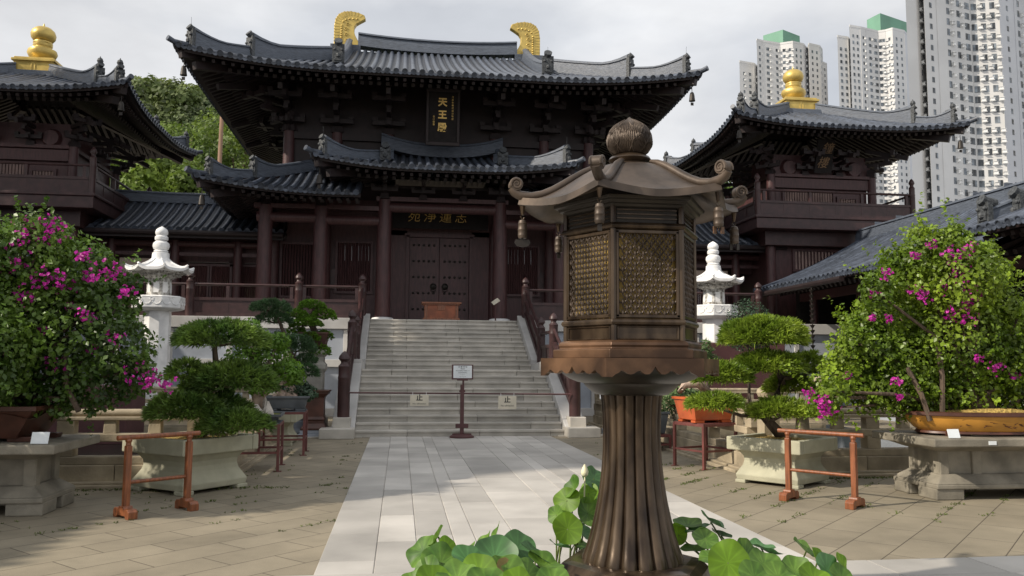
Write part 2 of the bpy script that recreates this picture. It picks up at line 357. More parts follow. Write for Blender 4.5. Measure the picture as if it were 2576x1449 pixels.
# ------------------------------------------------------------------ tiled roofs
def roof_z(sp, d, e):
    z = sp['z0']+sp['p1']*d+sp['p2']*d*d
    t = max(0, 1-e/sp['L']); return z+sp['U']*t**2.3*max(0, 1-d/sp['L'])
def slope_fns(sp):
    """four slopes: each maps (s along the eave, d inward) to a point; limit(s) = how far inward its tile rows run"""
    cx, cy, a, b = sp['cx'], sp['cy'], sp['a'], sp['b']; res = []
    gx = sp.get('gable'); dm = sp.get('dmax')
    def corner_out(e, d): t = max(0, 1-e/sp['L']); return sp.get('out', .0)*t**2*max(0, 1-d/1.2)
    def front(s, d, sg):
        e = a-abs(s); o = corner_out(e, d); return (cx+s*(1+o/a), cy+sg*(b-d+o), roof_z(sp, d, max(e, d)))
    def side(s, d, sg):
        e = b-abs(s); o = corner_out(e, d); return (cx+sg*(a-d+o), cy+s*(1+o/b), roof_z(sp, d, max(e, d)))
    def lim_f(s):
        m = b if (gx and abs(s) <= gx) else a-abs(s)
        return min(m, dm) if dm else min(m, b)
    def lim_s(s):
        m = min(b-abs(s), a-gx+.35) if gx else b-abs(s)
        return min(m, dm) if dm else min(m, a)
    if 'F' in sp['sides']: res.append((lambda s, d: front(s, d, -1), lim_f, a))
    if 'B' in sp['sides']: res.append((lambda s, d: front(s, d, 1), lim_f, a))
    if 'L' in sp['sides']: res.append((lambda s, d: side(s, d, -1), lim_s, b))
    if 'R' in sp['sides']: res.append((lambda s, d: side(s, d, 1), lim_s, b))
    return res
def roof_parts(sp, root, step=.29, rad=.078, nseg=9, srange=None):
    tiles, deck, raft = MB(), MB(), MB()
    for fn, lim, half in slope_fns(sp):
        n = int(2*half/step); n += n % 2 == 0
        s0, s1 = srange if srange else (-half, half)
        xs = [-half+(i+.5)*2*half/n for i in range(n)]
        for s in xs:
            if not s0 <= s <= s1: continue
            D = lim(s)
            if D < .12: D = .12
            tiles.cur = random.random(); rings = []
            for i in range(nseg+1):
                d = -.05+(D+.05)*i/nseg; p = Vector(fn(s, max(d, 0))); q = Vector(fn(s+.01, max(d, 0))); r = Vector(fn(s, max(d, 0)+.02))
                if d < 0: p += (p-r)*(-d/.02)
                t = (q-p) if d >= 0 else (Vector(fn(s+.01, 0))-Vector(fn(s, 0))); t.normalize()
                up_ = t.cross((r-p).normalized() if d >= 0 else (Vector(fn(s, .02))-Vector(fn(s, 0))).normalized())
                if up_.z < 0: up_ = -up_
                rings.append([tiles.v(p+t*rad*math.cos(PI*k/5)+up_*(rad*math.sin(PI*k/5)+.012)) for k in range(6)])
            for A, B in zip(rings, rings[1:]):
                for k in range(5): tiles.f(A[k], A[k+1], B[k+1], B[k])
            # round end tile, with a rim
            p = Vector(fn(s, 0)); inw = Vector(fn(s, .05))-p; inw.normalize(); t = (Vector(fn(s+.01, 0))-p).normalized(); u = t.cross(inw)
            if u.z < 0: u = -u
            c = p-inw*.055+u*.012
            R1 = [tiles.v(c+t*rad*1.24*math.cos(2*PI*k/10)+u*rad*1.24*math.sin(2*PI*k/10)) for k in range(10)]
            R2 = [tiles.v(c+t*rad*.95*math.cos(2*PI*k/10)+u*rad*.95*math.sin(2*PI*k/10)+inw*.0) for k in range(10)]
            R3 = [tiles.v(c+t*rad*.88*math.cos(2*PI*k/10)+u*rad*.88*math.sin(2*PI*k/10)+inw*.022) for k in range(10)]
            R0 = [tiles.v(c+t*rad*1.24*math.cos(2*PI*k/10)+u*rad*1.24*math.sin(2*PI*k/10)+inw*.05) for k in range(10)]
            for k in range(10):
                j = (k+1) % 10; tiles.f(R0[k], R0[j], R1[j], R1[k]); tiles.f(R1[k], R1[j], R2[j], R2[k]); tiles.f(R2[k], R2[j], R3[j], R3[k])
            tiles.f(*R3)
            # drip tile hanging between two rows
            if s+step <= s1:
                m0 = [Vector(fn(s+2*half/n*w, 0))-inw*.05 for w in (.2, .35, .5, .65, .8)]
                dz = [0, -.045, -.06, -.045, 0]
                a_ = [tiles.v(q+Vector((0, 0, .0))) for q in m0]; b_ = [tiles.v(q+Vector((0, 0, z-.035))+inw*.01) for q, z in zip(m0, dz)]
                for k in range(4): tiles.f(a_[k], a_[k+1], b_[k+1], b_[k])
        # deck under the tiles (pan tiles) and its timber underside
        nu = max(24, n//2)
        lo, hi = (s0, s1)
        def dk(off, inset):
            def q(u, w):
                s = lo+(hi-lo)*u; D = max(lim(s), .12); p = fn(s, min(inset+(D-inset)*w, D)); return (p[0], p[1], p[2]+off)
            return q
        deck.grid(dk(-.012, 0), nu, 8)
        raft.grid(dk(-.17, .1), nu, 8)
        raft.grid(lambda u, w: (lambda p: (p[0], p[1], p[2]-.03-.14*w))(fn(lo+(hi-lo)*u, .07+.03*w)), nu, 1)
        # two tiers of rafter ends below the eave
        for tier, (d0, d1, dz, sec) in enumerate(((.28, 2.6, -.28, .10), (.95, 3.3, -.48, .12))):
            for s in xs[::1]:
                if not s0 <= s <= s1: continue
                D = lim(s); e = min(d1, D)
                if e-d0 < .25: continue
                p = Vector(fn(s, d0)); q = Vector(fn(s, e)); p.z += dz; q.z += dz+.02
                raft.beam(p, q, sec, sec)
    t = obj('roof_tiles', tiles, tile, root, smooth=50, fix=False)
    obj('pan_tiles', deck, tile_d, root, fix=False)
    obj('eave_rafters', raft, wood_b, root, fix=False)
def hip_path(sp, sx, sy, d0, d1, n=10, dz=0):
    out_ = []
    for i in range(n+1):
        d = d0+(d1-d0)*i/n; t = max(0, 1-d/sp['L']); o = sp.get('out', 0)*t*t*max(0, 1-d/1.2)
        out_.append((sp['cx']+sx*(sp['a']-d+o), sp['cy']+sy*(sp['b']-d+o), roof_z(sp, d, d)+dz))
    return out_
def ornament(root, p, direction, h=.62, w=.34, horn=.35, knob=False):
    """ridge-end ghost tile: carved slab, rolled cap and a finial; returns the part"""
    T = Matrix.Translation(p) @ Matrix.Rotation(math.atan2(direction[1], direction[0]), 4, 'Z'); m = MB(T)
    m.box((0, 0, h*.45), (.12, w, h*.9)); m.box((.05, 0, h*.42), (.08, w*.72, h*.66))
    for y in (-.3, .3): m.lathe((.08, y*w, h*.62), [(.0, -.05), (.05, -.03), (.06, 0), (.05, .03), (0, .05)], 8, cap=False)
    m.lathe((.09, 0, h*.34), [(.0, -.1), (.07, -.06), (.08, 0), (.06, .05), (0, .08)], 8, cap=False)
    m.tube([(-.25, 0, h*.88), (.02, 0, h*.98), (.10, 0, h*1.06)], [w*.3, w*.33, w*.36], 10)
    if knob: m.lathe((.0, 0, h*1.08), [(0, 0), (.08, .03), (.105, .10), (.075, .18), (.02, .22), (.012, .26)], 10, cap=False)
    if horn > .06: m.tube([(0, 0, h*1.0), (.02, 0, h+.12+horn*.8)], .005, 4)
    o = obj('ridge_ornament', m, orn_m, root, fix=False); return o
def hip_ridges(sp, root, corners, d1, two=True, h=.42, w=.26, d_first=.35, d_second=1.9, horn=.3, knob=False):
    for sx, sy in corners:
        n = Vector((sx, sy, 0)).normalized()
        if two:
            P = hip_path(sp, sx, sy, d_second, d1, 10, .02); k = [h*1.35+.32*max(0, 1-i/3.2)**1.6 for i in range(11)]
            m = MB(); m.sweep(P, w, k); obj('hip_ridge', m, ridge_m, root, fix=False)
            ornament(root, Vector(P[0])+n*.05, n, h*1.35+.25, w*1.15, .05, knob)
            P = hip_path(sp, sx, sy, d_first, d_second, 8, .02); k = [h+.28*max(0, 1-i/4.)**1.6 for i in range(9)]
        else:
            P = hip_path(sp, sx, sy, d_first, d1, 10, .02); k = [h+.3*max(0, 1-i/4.)**1.6 for i in range(11)]
        m = MB(); m.sweep(P, w*.9, k); obj('hip_ridge', m, ridge_m, root, fix=False)
        ornament(root, Vector(P[0])+n*.05, n, h+.22, w*1.1, horn, knob)
        # corner tube tile thrusting out beyond the eave
        q = hip_path(sp, sx, sy, 0, .5, 1, .07); m = MB(); v = Vector(q[0])+n*.22+Vector((0, 0, .06)); m.tube([q[1], q[0], v], [.08, .085, .09], 10); obj('corner_tile', m, tile, root, fix=False)
        # corner beam and its hanging wind bell
        c0 = Vector(hip_path(sp, sx, sy, .12, .2, 1)[0]); c1 = Vector(hip_path(sp, sx, sy, min(3.4, sp['a']*.8), 3.5, 1)[0]); m = MB()
        m.beam(c0+Vector((0, 0, -.26)), c1+Vector((0, 0, -.34)), .2, .26); m.beam(c0+n*-.5+Vector((0, 0, -.5)), c1+Vector((0, 0, -.6)), .22, .24); obj('corner_beam', m, wood_b, root, fix=False)
        b = c0-n*.15+Vector((0, 0, -.42)); m = MB(); m.tube([b, b-Vector((0, 0, .18))], .012, 5)
        m.lathe(b-Vector((0, 0, .5)), [(.11, 0), (.10, .05), (.085, .2), (.06, .29), (.01, .32)], 10); m.box(b-Vector((0, 0, .6)), (.1, .015, .1)); obj('eave_bell', m, bronze_d, root, smooth=40, fix=False)

def bracket(root, x, y, z, ny=-1, tiers=4, reach=.42, rz=0., sc=1., corner=False):
    """bracket set: arms stepping outward tier by tier with bearing blocks"""
    m = MB(rotz((x, y, z), rz)); s = sc
    m.box((0, 0, .12*s), (.42*s, .42*s, .24*s), taper=.8)
    for k in range(tiers):
        zz = (.34+.3*k)*s; r = (.35+reach*k)*s
        m.box((0, -r/2, zz), (.16*s, r+.5*s, .17*s))
        m.box((0, -r, zz+.15*s), (.2*s, .2*s, .13*s))
        if k % 2 == 0: m.box((0, -r, zz+.02*s), (1.15*s, .14*s, .16*s)); [m.box((u*s, -r, zz+.16*s), (.18*s, .18*s, .13*s)) for u in (-.5, 0, .5)]
    # slanting lever arm
    m.beam((0, .2, .5*s+.3*tiers*s), (0, -(.55+reach*tiers)*s, .45*s+.1*tiers*s), .15*s, .2*s)
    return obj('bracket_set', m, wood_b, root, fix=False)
def rail(root, p, q, z0, n=3, h=.95, posts=True, m_=None, post_r=.11, post_h=1.4, panel=True, name='railing'):
    """timber balustrade between two posts: handrail, mid rail, boarded panel, short struts"""
    P = Vector((*p, z0)) if len(p) == 2 else Vector(p); Q = Vector((*q, z0)) if len(q) == 2 else Vector(q); m = MB(); V = lambda t, z: P+(Q-P)*t+Vector((0, 0, z))
    m.tube([V(0, h), V(1, h)], .045, 8); m.beam(V(0, h*.55), V(1, h*.55), .10, .09); m.beam(V(0, .06), V(1, .06), .14, .12)
    if panel:
        a, b = V(0, .1), V(1, .1); d = (b-a).normalized(); s_ = d.cross(Vector((0, 0, 1))).normalized()*.02
        m.hexa([a-s_, b-s_, b+s_, a+s_]+[c+Vector((0, 0, h*.55-.12)) for c in (a-s_, b-s_, b+s_, a+s_)])
    k = max(1, int(round((Q-P).length/1.1)))
    for i in range(k+1):
        t = i/k; t = min(max(t, .04), .96); m.beam(V(t, h*.55), V(t, h-.04), .1, .09) if i % 2 == 0 else None; m.beam(V(t, .08), V(t, h*.55), .07, .05)
    return obj(name, m, m_ or wood_red, root, fix=False)
def post(root, x, y, z, h=1.35, r=.12, m_=None, name='railing_post'):
    m = MB(); m.lathe((x, y, z), [(r, 0), (r, h*.58), (r*1.04, h*.59), (r*1.04, h*.61), (r*.98, h*.63), (r*.98, h*.76), (r*1.03, h*.77), (r*.75, h*.80), (r*.6, h*.82), (r*.6, h*.84), (r*.98, h*.88), (r*.9, h*.92), (r*.5, h*.97), (.01, h)], 14)
    return obj(name, m, m_ or wood_red, root, smooth=40, fix=False)
def slat_window(root, x0, x1, z0, z1, y, n=12, back=void, slat=wood, name='lattice_window', frame=.09, d=.08):
    m = MB(); m.b2(x0-frame, x1+frame, y-d, y+.02, z1, z1+frame); m.b2(x0-frame, x1+frame, y-d, y+.02, z0-frame, z0); m.b2(x0-frame, x0, y-d, y+.02, z0, z1); m.b2(x1, x1+frame, y-d, y+.02, z0, z1)
    w = obj(name, m, wood, root)
    s = MB()
    for i in range(n):
        x = x0+(i+.5)*(x1-x0)/n; s.box((x, y-.03, (z0+z1)/2), (.055, .055, z1-z0), rz=R(45))
    o = obj('slats', s, slat, fix=False); o.parent = w; o.matrix_parent_inverse = w.matrix_parent_inverse.inverted() if False else Matrix()
    if back:
        b = MB(); b.b2(x0, x1, y+.01, y+.03, z0, z1); ob = obj('window_back', b, back, fix=False); ob.parent = w
    return w
# ------------------------------------------------------------------ the hall on its stone platform
PZ = 3.05                                    # platform top
hall = thing('temple_hall', (AX, 34.5, 0), 'large dark timber temple hall with tiered curved tile roofs and two gold ridge-end tails', 'temple')
plat = thing('stone_platform', (AX, 30, 0), 'pale granite platform with coping and panelled face that carries the temple buildings', 'platform')
m = MB()
for sx in (-1, 1):
    def X(d): return AX+sx*d
    x0, x1 = sorted((X(2.45), X(17.9))); m.b2(x0, x1, 26.25, 27.2, 0, PZ-.36)
    m2 = MB()
    a = 2.47
    while a < 17.8:
        l = random.choice([1.6, 2.0, 2.3]); b = min(a+l, 17.9); x0, x1 = sorted((X(a), X(b-.008))); m2.cur = random.random(); m2.b2(x0, x1, 26.12, 27.2, PZ-.35, PZ); a += l
    obj('coping_stone', m2, granite_l, plat, bevel=.015)
    m3 = MB(); m4 = MB()
    m3.cur = .6
    for k in range(9):
        d = 3.0+k*1.75; x0, x1 = sorted((X(d), X(d+.16))); m3.b2(x0, x1, 26.19, 26.3, .25, PZ-.37)
    x0, x1 = sorted((X(2.46), X(17.9))); m3.b2(x0, x1, 26.15, 26.3, 1.52, 1.75); m3.b2(x0, x1, 26.1, 26.3, 0, .25)
    obj('platform_pilasters', m3, granite_l, plat, bevel=.01)
obj('platform_body', m, granite_b, plat)
m = MB(); m.b2(AX-17.9, AX+17.9, 26.6, 44, PZ-.3, PZ-.002); obj('platform_floor', m, granite, plat)

# columns, beams, walls
m_b = MB()
def column(dx, y, z0, z1, r=.24, base=True):
    for sx in (-1, 1):
        x = AX+sx*dx; c = MB(); c.lathe((x, y, z0), [(r*1.02, 0), (r*1.03, (z1-z0)*.3), (r*.92, z1-z0)], 20); co = obj('column', c, wood, hall, smooth=40, fix=False)
        if base:
            b = MB(); b.lathe((x, y, z0), [(r*1.75, 0), (r*1.7, .06), (r*1.35, .15), (r*1.08, .17)], 24); bo = obj('column_base', b, white_st, fix=False, smooth=40); bo.parent = co
column(2.02, 28.55, PZ, 7.3, .255); column(4.17, 28.55, PZ, 7.0, .25); column(6.02, 28.55, PZ, 7.0, .25)
column(2.05, 30.75, PZ, 6.9, .2, False); column(4.2, 30.75, PZ, 6.9, .2, False); column(6.05, 30.75, PZ, 6.9, .2, False)
bm = MB()
for z, w in ((6.93, 2.02),): bm.tube([(AX-w, 28.55, z+.12), (AX+w, 28.55, z+.12)], .17, 10)
for sx in (-1, 1):
    bm.tube([(AX+sx*2.05, 28.55, 6.55), (AX+sx*4.17, 28.55, 6.55)], .17, 10); bm.tube([(AX+sx*4.17, 28.55, 6.6), (AX+sx*6.3, 28.55, 6.6)], .17, 10)
    bm.b2(*sorted((AX+sx*2.05, AX+sx*6.4)), 28.42, 28.7, 6.9, 7.05)
    bm.tube([(AX+sx*6.02, 28.55, 6.6), (AX+sx*6.02, 32, 6.6)], .15, 8)
bm.b2(AX-2.3, AX+2.3, 28.4, 28.72, 7.25, 7.4)
obj('tie_beam', bm, wood, hall, smooth=40)
wl = MB(); wl.b2(AX-6.2, AX+6.2, 30.95, 31.15, PZ, 8.3); wl.b2(AX-6.2, AX-6.0, 31, 38, PZ, 8.3); wl.b2(AX+6.0, AX+6.2, 31, 38, PZ, 8.3); obj('hall_wall', wl, wood, hall)
cl = MB(); cl.b2(AX-6.1, AX+6.1, 28.6, 31, 7.75, 7.85); obj('porch_ceiling', cl, wood_b, hall)
# door wall between the two middle posts
dw = MB(); dw.b2(AX-2.0, AX-1.22, 30.7, 30.95, PZ, 6.6); dw.b2(AX+1.22, AX+2.0, 30.7, 30.95, PZ, 6.6); dw.b2(AX-2, AX+2, 30.7, 30.95, 6.42, 7.75); dw.b2(AX-1.24, AX-1.12, 30.62, 30.8, PZ, 6.42); dw.b2(AX+1.12, AX+1.24, 30.62, 30.8, PZ, 6.42); dw.b2(AX-1.3, AX+1.3, 30.62, 30.8, 6.36, 6.5); obj('door_surround', dw, wood, hall)
for sx in (-1, 1):
    d = MB(); d.b2(*sorted((AX+sx*.006, AX+sx*1.115)), 30.74, 30.84, PZ+.04, 6.36); door = obj('door_leaf', d, wood, hall, bevel=.01)
    for r_ in range(5):
        for k in range(5):
            s = MB(); c_ = (AX+sx*(.2+.19*k), 30.742, PZ+.62+r_*.6); s.tube([c_, (c_[0], 30.70, c_[2]), (c_[0], 30.685, c_[2])], [.05, .04, .012], 8); st_ = obj('door_stud', s, bronze_d, smooth=50, fix=False); st_.parent = door
    h = MB(); h.tube([(AX+sx*.22, 30.742, 4.52), (AX+sx*.22, 30.70, 4.52), (AX+sx*.22, 30.67, 4.52)], [.13, .10, .03], 12); h.tube([(AX+sx*.22+.09*math.cos(t*PI/8), 30.67, 4.42+.09*math.sin(t*PI/8)) for t in range(17)], .014, 6)
    ho = obj('door_knocker', h, bronze_d, smooth=50, fix=False); ho.parent = door
    w = slat_window(hall, *sorted((AX+sx*2.55, AX+sx*3.75)), 4.3, 6.1, 30.9, 14, back=void)
    w2 = MB()
    for k in (0, 1, 2, 3, 5, 6, 7, 8): w2.box((AX+sx*(2.62+.125*k), 30.86, 5.72), (.018, .012, .55))
    o = obj('sky_slivers', w2, sky_sliver, fix=False); o.parent = w  # pale strips stand in for sky showing through the window
    slat_window(hall, *sorted((AX+sx*4.5, AX+sx*5.75)), 4.1, 6.0, 30.9, 12)
    pl = MB(); pl.b2(*sorted((AX+sx*2.02, AX+sx*2.24)), 28.28, 28.3, 0, 0) if False else None
    b = MB(); b.box((AX+sx*3.92, 30.88, 4.75), (.2, .05, .75)); obj('couplet_board', b, wood_red, hall, bevel=.01)
# railing round the platform, both sides of the stair
for sx in (-1, 1):
    xs = [2.62, 4.58, 7.85, 10.6]
    for k, d in enumerate(xs):
        post(hall, AX+sx*d, 26.42, PZ, 1.42, .13)
    for a, b in zip(xs, xs[1:]): rail(hall, (AX+sx*(a+.1), 26.42), (AX+sx*(b-.1), 26.42), PZ, h=1.0)

# lower skirt roof
low = dict(cx=AX, cy=34.5, a=7.65, b=8.05, z0=7.1, p1=.35, p2=.03, L=4.2, U=.36, out=.25, dmax=3.4, sides='FLR')
roof_parts(dict(low, sides='L'), hall, step=.285); roof_parts(dict(low, sides='R'), hall, step=.285)
for rg in ((-7.65, -2.75), (2.75, 7.65)): roof_parts(dict(low, sides='F'), hall, step=.285, srange=rg)
hip_ridges(low, hall, ((-1, -1), (1, -1)), 3.3, True, h=.3, w=.24, d_second=1.35)
m = MB(); m.sweep([(AX-5.1, 29.7, 8.5), (AX+5.1, 29.7, 8.5)], .3, .3); obj('wall_ridge', m, ridge_m, hall, fix=False)
# porch roof, a small hip-and-gable standing out over the stair
por = dict(cx=AX, cy=30.0, a=4.1, b=3.9, z0=7.93, p1=.30, p2=.012, L=3.3, U=.27, out=.18, gable=2.05, sides='FLR')
roof_parts(por, hall, step=.285)
hip_ridges(por, hall, ((-1, -1), (1, -1)), 2.3, False, h=.34, w=.24, d_first=.3)
P = [(AX+2.2*t, 29.5, 9.10+.34*abs(t)**2.4) for t in [i/8-1 for i in range(17)]]
m = MB(); m.sweep(P, .34, .5); obj('porch_ridge', m, ridge_m, hall, fix=False)
for sx in (-1, 1):
    P = []
    for i in range(9):
        y = 29.7-i*.22; d = y-26.05; P.append((AX+sx*2.02, y, roof_z(por, d, 9)+.04))
    m = MB(); m.sweep(P, .26, [.46-.1*math.sin(PI*i/8)+(.12 if i == 8 else 0) for i in range(9)]); obj('gable_ridge', m, ridge_m, hall, fix=False)
    ornament(hall, Vector(P[-1])+Vector((0, -.08, -.05)), (0, -1), .5, .36, 0.)
    m = MB(); m.extr([(AX+sx*1.98, 29.9, 9.2), (AX+sx*1.98, 28.0, 8.35), (AX+sx*1.98, 31, 8.4)], (sx*.05, 0, 0)); obj('gable_board', m, wood_b, hall)
# upper storey and its brackets
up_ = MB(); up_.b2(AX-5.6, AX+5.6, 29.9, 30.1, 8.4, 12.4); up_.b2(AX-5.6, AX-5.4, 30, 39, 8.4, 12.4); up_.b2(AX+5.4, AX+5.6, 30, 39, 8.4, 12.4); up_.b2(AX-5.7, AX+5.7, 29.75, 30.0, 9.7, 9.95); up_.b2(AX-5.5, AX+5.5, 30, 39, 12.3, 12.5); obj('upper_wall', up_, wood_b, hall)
for dx in (1.95, 3.8, 5.5):
    for sx in (-1, 1):
        bracket(hall, AX+sx*dx, 29.85, 9.95, tiers=4, reach=.5, sc=1.)
        c = MB(); c.lathe((AX+sx*dx, 29.82, 8.5), [(.2, 0), (.19, 1.45)], 14); obj('upper_column', c, wood, hall, smooth=40, fix=False)
for sx in (-1, 1):
    bracket(hall, AX+sx*5.5, 29.85, 9.95, tiers=4, reach=.6, rz=sx*R(45)); bracket(hall, AX+sx*5.5, 32.5, 9.95, tiers=4, reach=.5, rz=sx*R(90)); bracket(hall, AX+sx*5.5, 35.5, 9.95, tiers=4, reach=.5, rz=sx*R(90))
    bracket(hall, AX+sx*4.17, 28.5, 7.02, tiers=2, reach=.35, sc=.8); bracket(hall, AX+sx*6.02, 28.5, 7.02, tiers=2, reach=.35, sc=.8, rz=sx*R(45)); bracket(hall, AX+sx*2.02, 28.45, 7.32, tiers=2, reach=.4, sc=.8)
    bracket(hall, AX+sx*.7, 28.45, 7.32, tiers=2, reach=.4, sc=.7)
# upper hip-and-gable roof
upr = dict(cx=AX, cy=34.5, a=8.3, b=8.4, z0=11.05, p1=.385, p2=.0085, L=5.2, U=.42, out=.22, gable=4.25, sides='FBLR')
roof_parts(upr, hall, step=.285, rad=.08)
hip_ridges(upr, hall, ((-1, -1), (1, -1)), 4.35, True, h=.40, w=.3, d_first=.35, d_second=1.75)
hip_ridges(upr, hall, ((-1, 1), (1, 1)), 4.35, False, h=.4, w=.3)
RZ = roof_z(upr, 8.5, 20)
P = [(AX+3.4*t, 34.5, RZ-.05+.16*abs(t)**2) for t in [i/8-1 for i in range(17)]]
m = MB(); m.sweep(P, .5, .62); obj('main_ridge', m, ridge_m, hall, fix=False)
for sx in (-1, 1):
    for sy in (-1, 1):
        P = []
        for i in range(11):
            d = 8.1-i*.54; P.append((AX+sx*3.75, 34.5+sy*(8.4-d), roof_z(upr, d, 20)+.03))
        m = MB(); m.sweep(P, .3, [.52-.1*math.sin(PI*i/10) for i in range(11)]); obj('gable_ridge', m, ridge_m, hall, fix=False)
        if sy < 0: ornament(hall, Vector(P[-1])+Vector((0, -.1, 0)), (0, -1), .74, .42, .2)
    m = MB(); m.extr([(AX+sx*4.0, 34.5, RZ), (AX+sx*4.0, 30.3, 12.85), (AX+sx*4.0, 38.7, 12.85)], (sx*.08, 0, 0)); obj('gable_board', m, wood_b, hall)
    # gilded tail: a hooked blade with a ribbed outer fin, scrolls and beads
    prof = [(0, 0), (1.1, 0), (1.02, .12), (.92, .28), (.83, .46), (.79, .64), (.80, .80), (.88, .93), (1.02, 1.03), (1.24, 1.17), (1.18, 1.33), (.95, 1.42), (.65, 1.47), (.38, 1.44), (.17, 1.32), (.04, 1.1), (0, .8)]
    cz = RZ+.12; ox = AX+sx*4.42
    def G(u, w): return (ox-sx*u*1.06, 34.36, cz+w*1.03)
    m = MB(); m.extr([G(u, w) for u, w in prof], (0, .3, 0)); tail = obj('gilded_tail', m, gold, hall, bevel=.025)
    m = MB()
    for (u, w), (u2_, w2_) in zip(prof[8:] + prof[:1], [(1.02, 1.14), (.9, 1.22), (.63, 1.27), (.45, 1.25), (.33, 1.16), (.24, 1.02), (.2, .8), (.2, 0), (.2, 0)]):
        pass
    outer = [(0, .02), (0, .3), (0, .55), (0, .8), (.04, 1.1), (.17, 1.32), (.38, 1.44), (.65, 1.47), (.95, 1.42), (1.26, 1.24)]
    inner = [(.2, .02), (.2, .3), (.2, .55), (.2, .8), (.25, 1.0), (.35, 1.15), (.48, 1.24), (.66, 1.28), (.9, 1.26), (1.1, 1.2)]
    def lerp(a, b, t): return (a[0]+(b[0]-a[0])*t, a[1]+(b[1]-a[1])*t)
    for k in range(len(outer)-1):
        for j in range(2):
            a = lerp(outer[k], outer[k+1], j/2); b = lerp(inner[k], inner[k+1], j/2); pa, pb = Vector(G(*a)), Vector(G(*b)); m.beam(pa+Vector((0, -.003, 0)), pb+Vector((0, -.003, 0)), .02, .035)
    mid = [lerp((.3, .02+.1*k), (.3, .02+.1*k), 0) for k in range(9)]+[(.36, 1.0), (.46, 1.08), (.6, 1.13), (.75, 1.14), (.9, 1.13)]
    for q in mid: p = G(*q); m.lathe((p[0], p[1], p[2]), [(.0, -.05), (.04, -.03), (.05, 0), (.04, .03), (0, .05)], 8, cap=False)
    for q in ((.5, .2), (.48, .44), (.47, .68), (.53, .88)):
        m.tube([(G(*q)[0]-sx*(.09-.005*t)*math.cos(t*PI/6), 34.345, G(*q)[2]+(.09-.005*t)*math.sin(t*PI/6)) for t in range(16)], .017, 5)
    o = obj('tail_relief', m, gold, smooth=50, fix=False); o.parent = tail
    m = MB(); m.box((ox-sx*.5, 34.5, cz-.16), (1.25, .5, .32)); obj('ridge_block', m, ridge_m, hall)

# signboards
pq = thing('name_plaque', (AX-.02, 28.0, 9.2), 'tall black name plaque with three gilt characters 天王殿 hung high under the upper eaves', 'plaque')
tl = R(9)
T = Matrix.Translation((AX-.06, 28.25, 10.25)) @ Matrix.Rotation(tl, 4, 'X'); m = MB(T); m.box((0, 0, 0), (1.0, .08, 1.75)); obj('board', m, void, pq, bevel=.01)
m = MB(T); m.box((0, -.05, -.93), (1.2, .08, .13)); m.box((0, -.05, .93), (1.2, .08, .12)); m.box((-.54, -.05, 0), (.09, .08, 1.75)); m.box((.54, -.05, 0), (.09, .08, 1.75)); obj('frame', m, wood_b, pq, bevel=.02)
for k, ch in enumerate('天王殿'): letters(ch, .315, gold_sign, pq, T @ Vector((-.02, -.07, .50-.435*k)), tl, bold=.012)
for k, ch in enumerate('戊寅年佛成道日敬題'): letters(ch, .075, gold_sign, pq, T @ Vector((.33, -.07, .70-.095*k)), tl)
for k, ch in enumerate('香江敬書'): letters(ch, .075, gold_sign, pq, T @ Vector((-.32, -.07, 0-.09*k)), tl)
pq2 = thing('door_plaque', (AX, 29.9, 6.6), 'long black board with four running-script gilt characters over the studded door', 'plaque')
m = MB(); m.b2(AX-1.75, AX+1.75, 29.98, 30.06, 6.58, 7.42); obj('board', m, void, pq2, bevel=.01)
for k, ch in enumerate('苑淨蓮志'): letters(ch, .47, gold_sign, pq2, (AX-.98+.57*k, 29.965, 7.0), 0, slant=.12, bold=-.004)

# ------------------------------------------------------------------ the stair
st = thing('stone_stair', (AX, 18.7, 0), 'wide flight of pale granite steps with a landing rising to the temple door', 'stairs')
nos = [(18.66+.30*k, .148*(k+1)) for k in range(10)]; upn = [(23.6+.29*k, 1.48+.1427*(k+1)) for k in range(11)]
for k, (y, z) in enumerate(nos+upn):
    nxt = (nos+upn)[k+1][0] if k < 20 else 26.7; hw = 2.36; zb = z-.15; m = MB(); x = AX-hw; off = [1.15, .75][k % 2]
    while x < AX+hw-.05:
        l = off if x == AX-hw else 1.62; x1 = min(x+l, AX+hw); m.cur = random.random()
        if AX+hw-x1 < .3: x1 = AX+hw
        m.b2(x+.004, x1-.004, y+.032, nxt+.05, zb-(.6 if k else .1), z-.048); m.b2(x+.003, x1-.003, y, nxt+.08, z-.05, z); x = x1
    obj('step', m, granite, st, bevel=.008)
for sx in (-1, 1):
    m = MB(); a, b = AX+sx*2.36, AX+sx*2.86; a, b = sorted((a, b))
    for (y0, z0, y1, z1) in ((18.5, .02, 21.3, 1.62), (21.3, 1.6, 23.5, 1.62), (23.5, 1.62, 26.5, 3.2)):
        m.hexa([(a, y0, -.1), (b, y0, -.1), (b, y1, -.1), (a, y1, -.1), (a, y0, z0+.14), (b, y0, z0+.14), (b, y1, z1+.02), (a, y1, z1+.02)])
    m.cur = .75; obj('stair_cheek', m, granite_l, st, bevel=.012)
    m = MB(); m.box((AX+sx*2.72, 18.55, .11), (.74, .7, .22)); m.box((AX+sx*2.64, 18.74, .32), (.38, .44, .24)); obj('post_plinth', m, granite, st, bevel=.015)
    px = AX+sx*2.62
    post(st, px, 18.78, .42, 1.48, .135); post(st, px, 21.45, 1.6, 1.4, .12); post(st, px, 23.4, 1.6, 1.4, .12)
    rail(st, (px, 18.9, .62), (px, 21.4, 1.78), 0, h=.78); rail(st, (px, 21.55, 1.66), (px, 23.3, 1.66), 0, h=.85); rail(st, (px, 23.5, 1.75), (px, 26.3, 3.2), 0, h=.8)
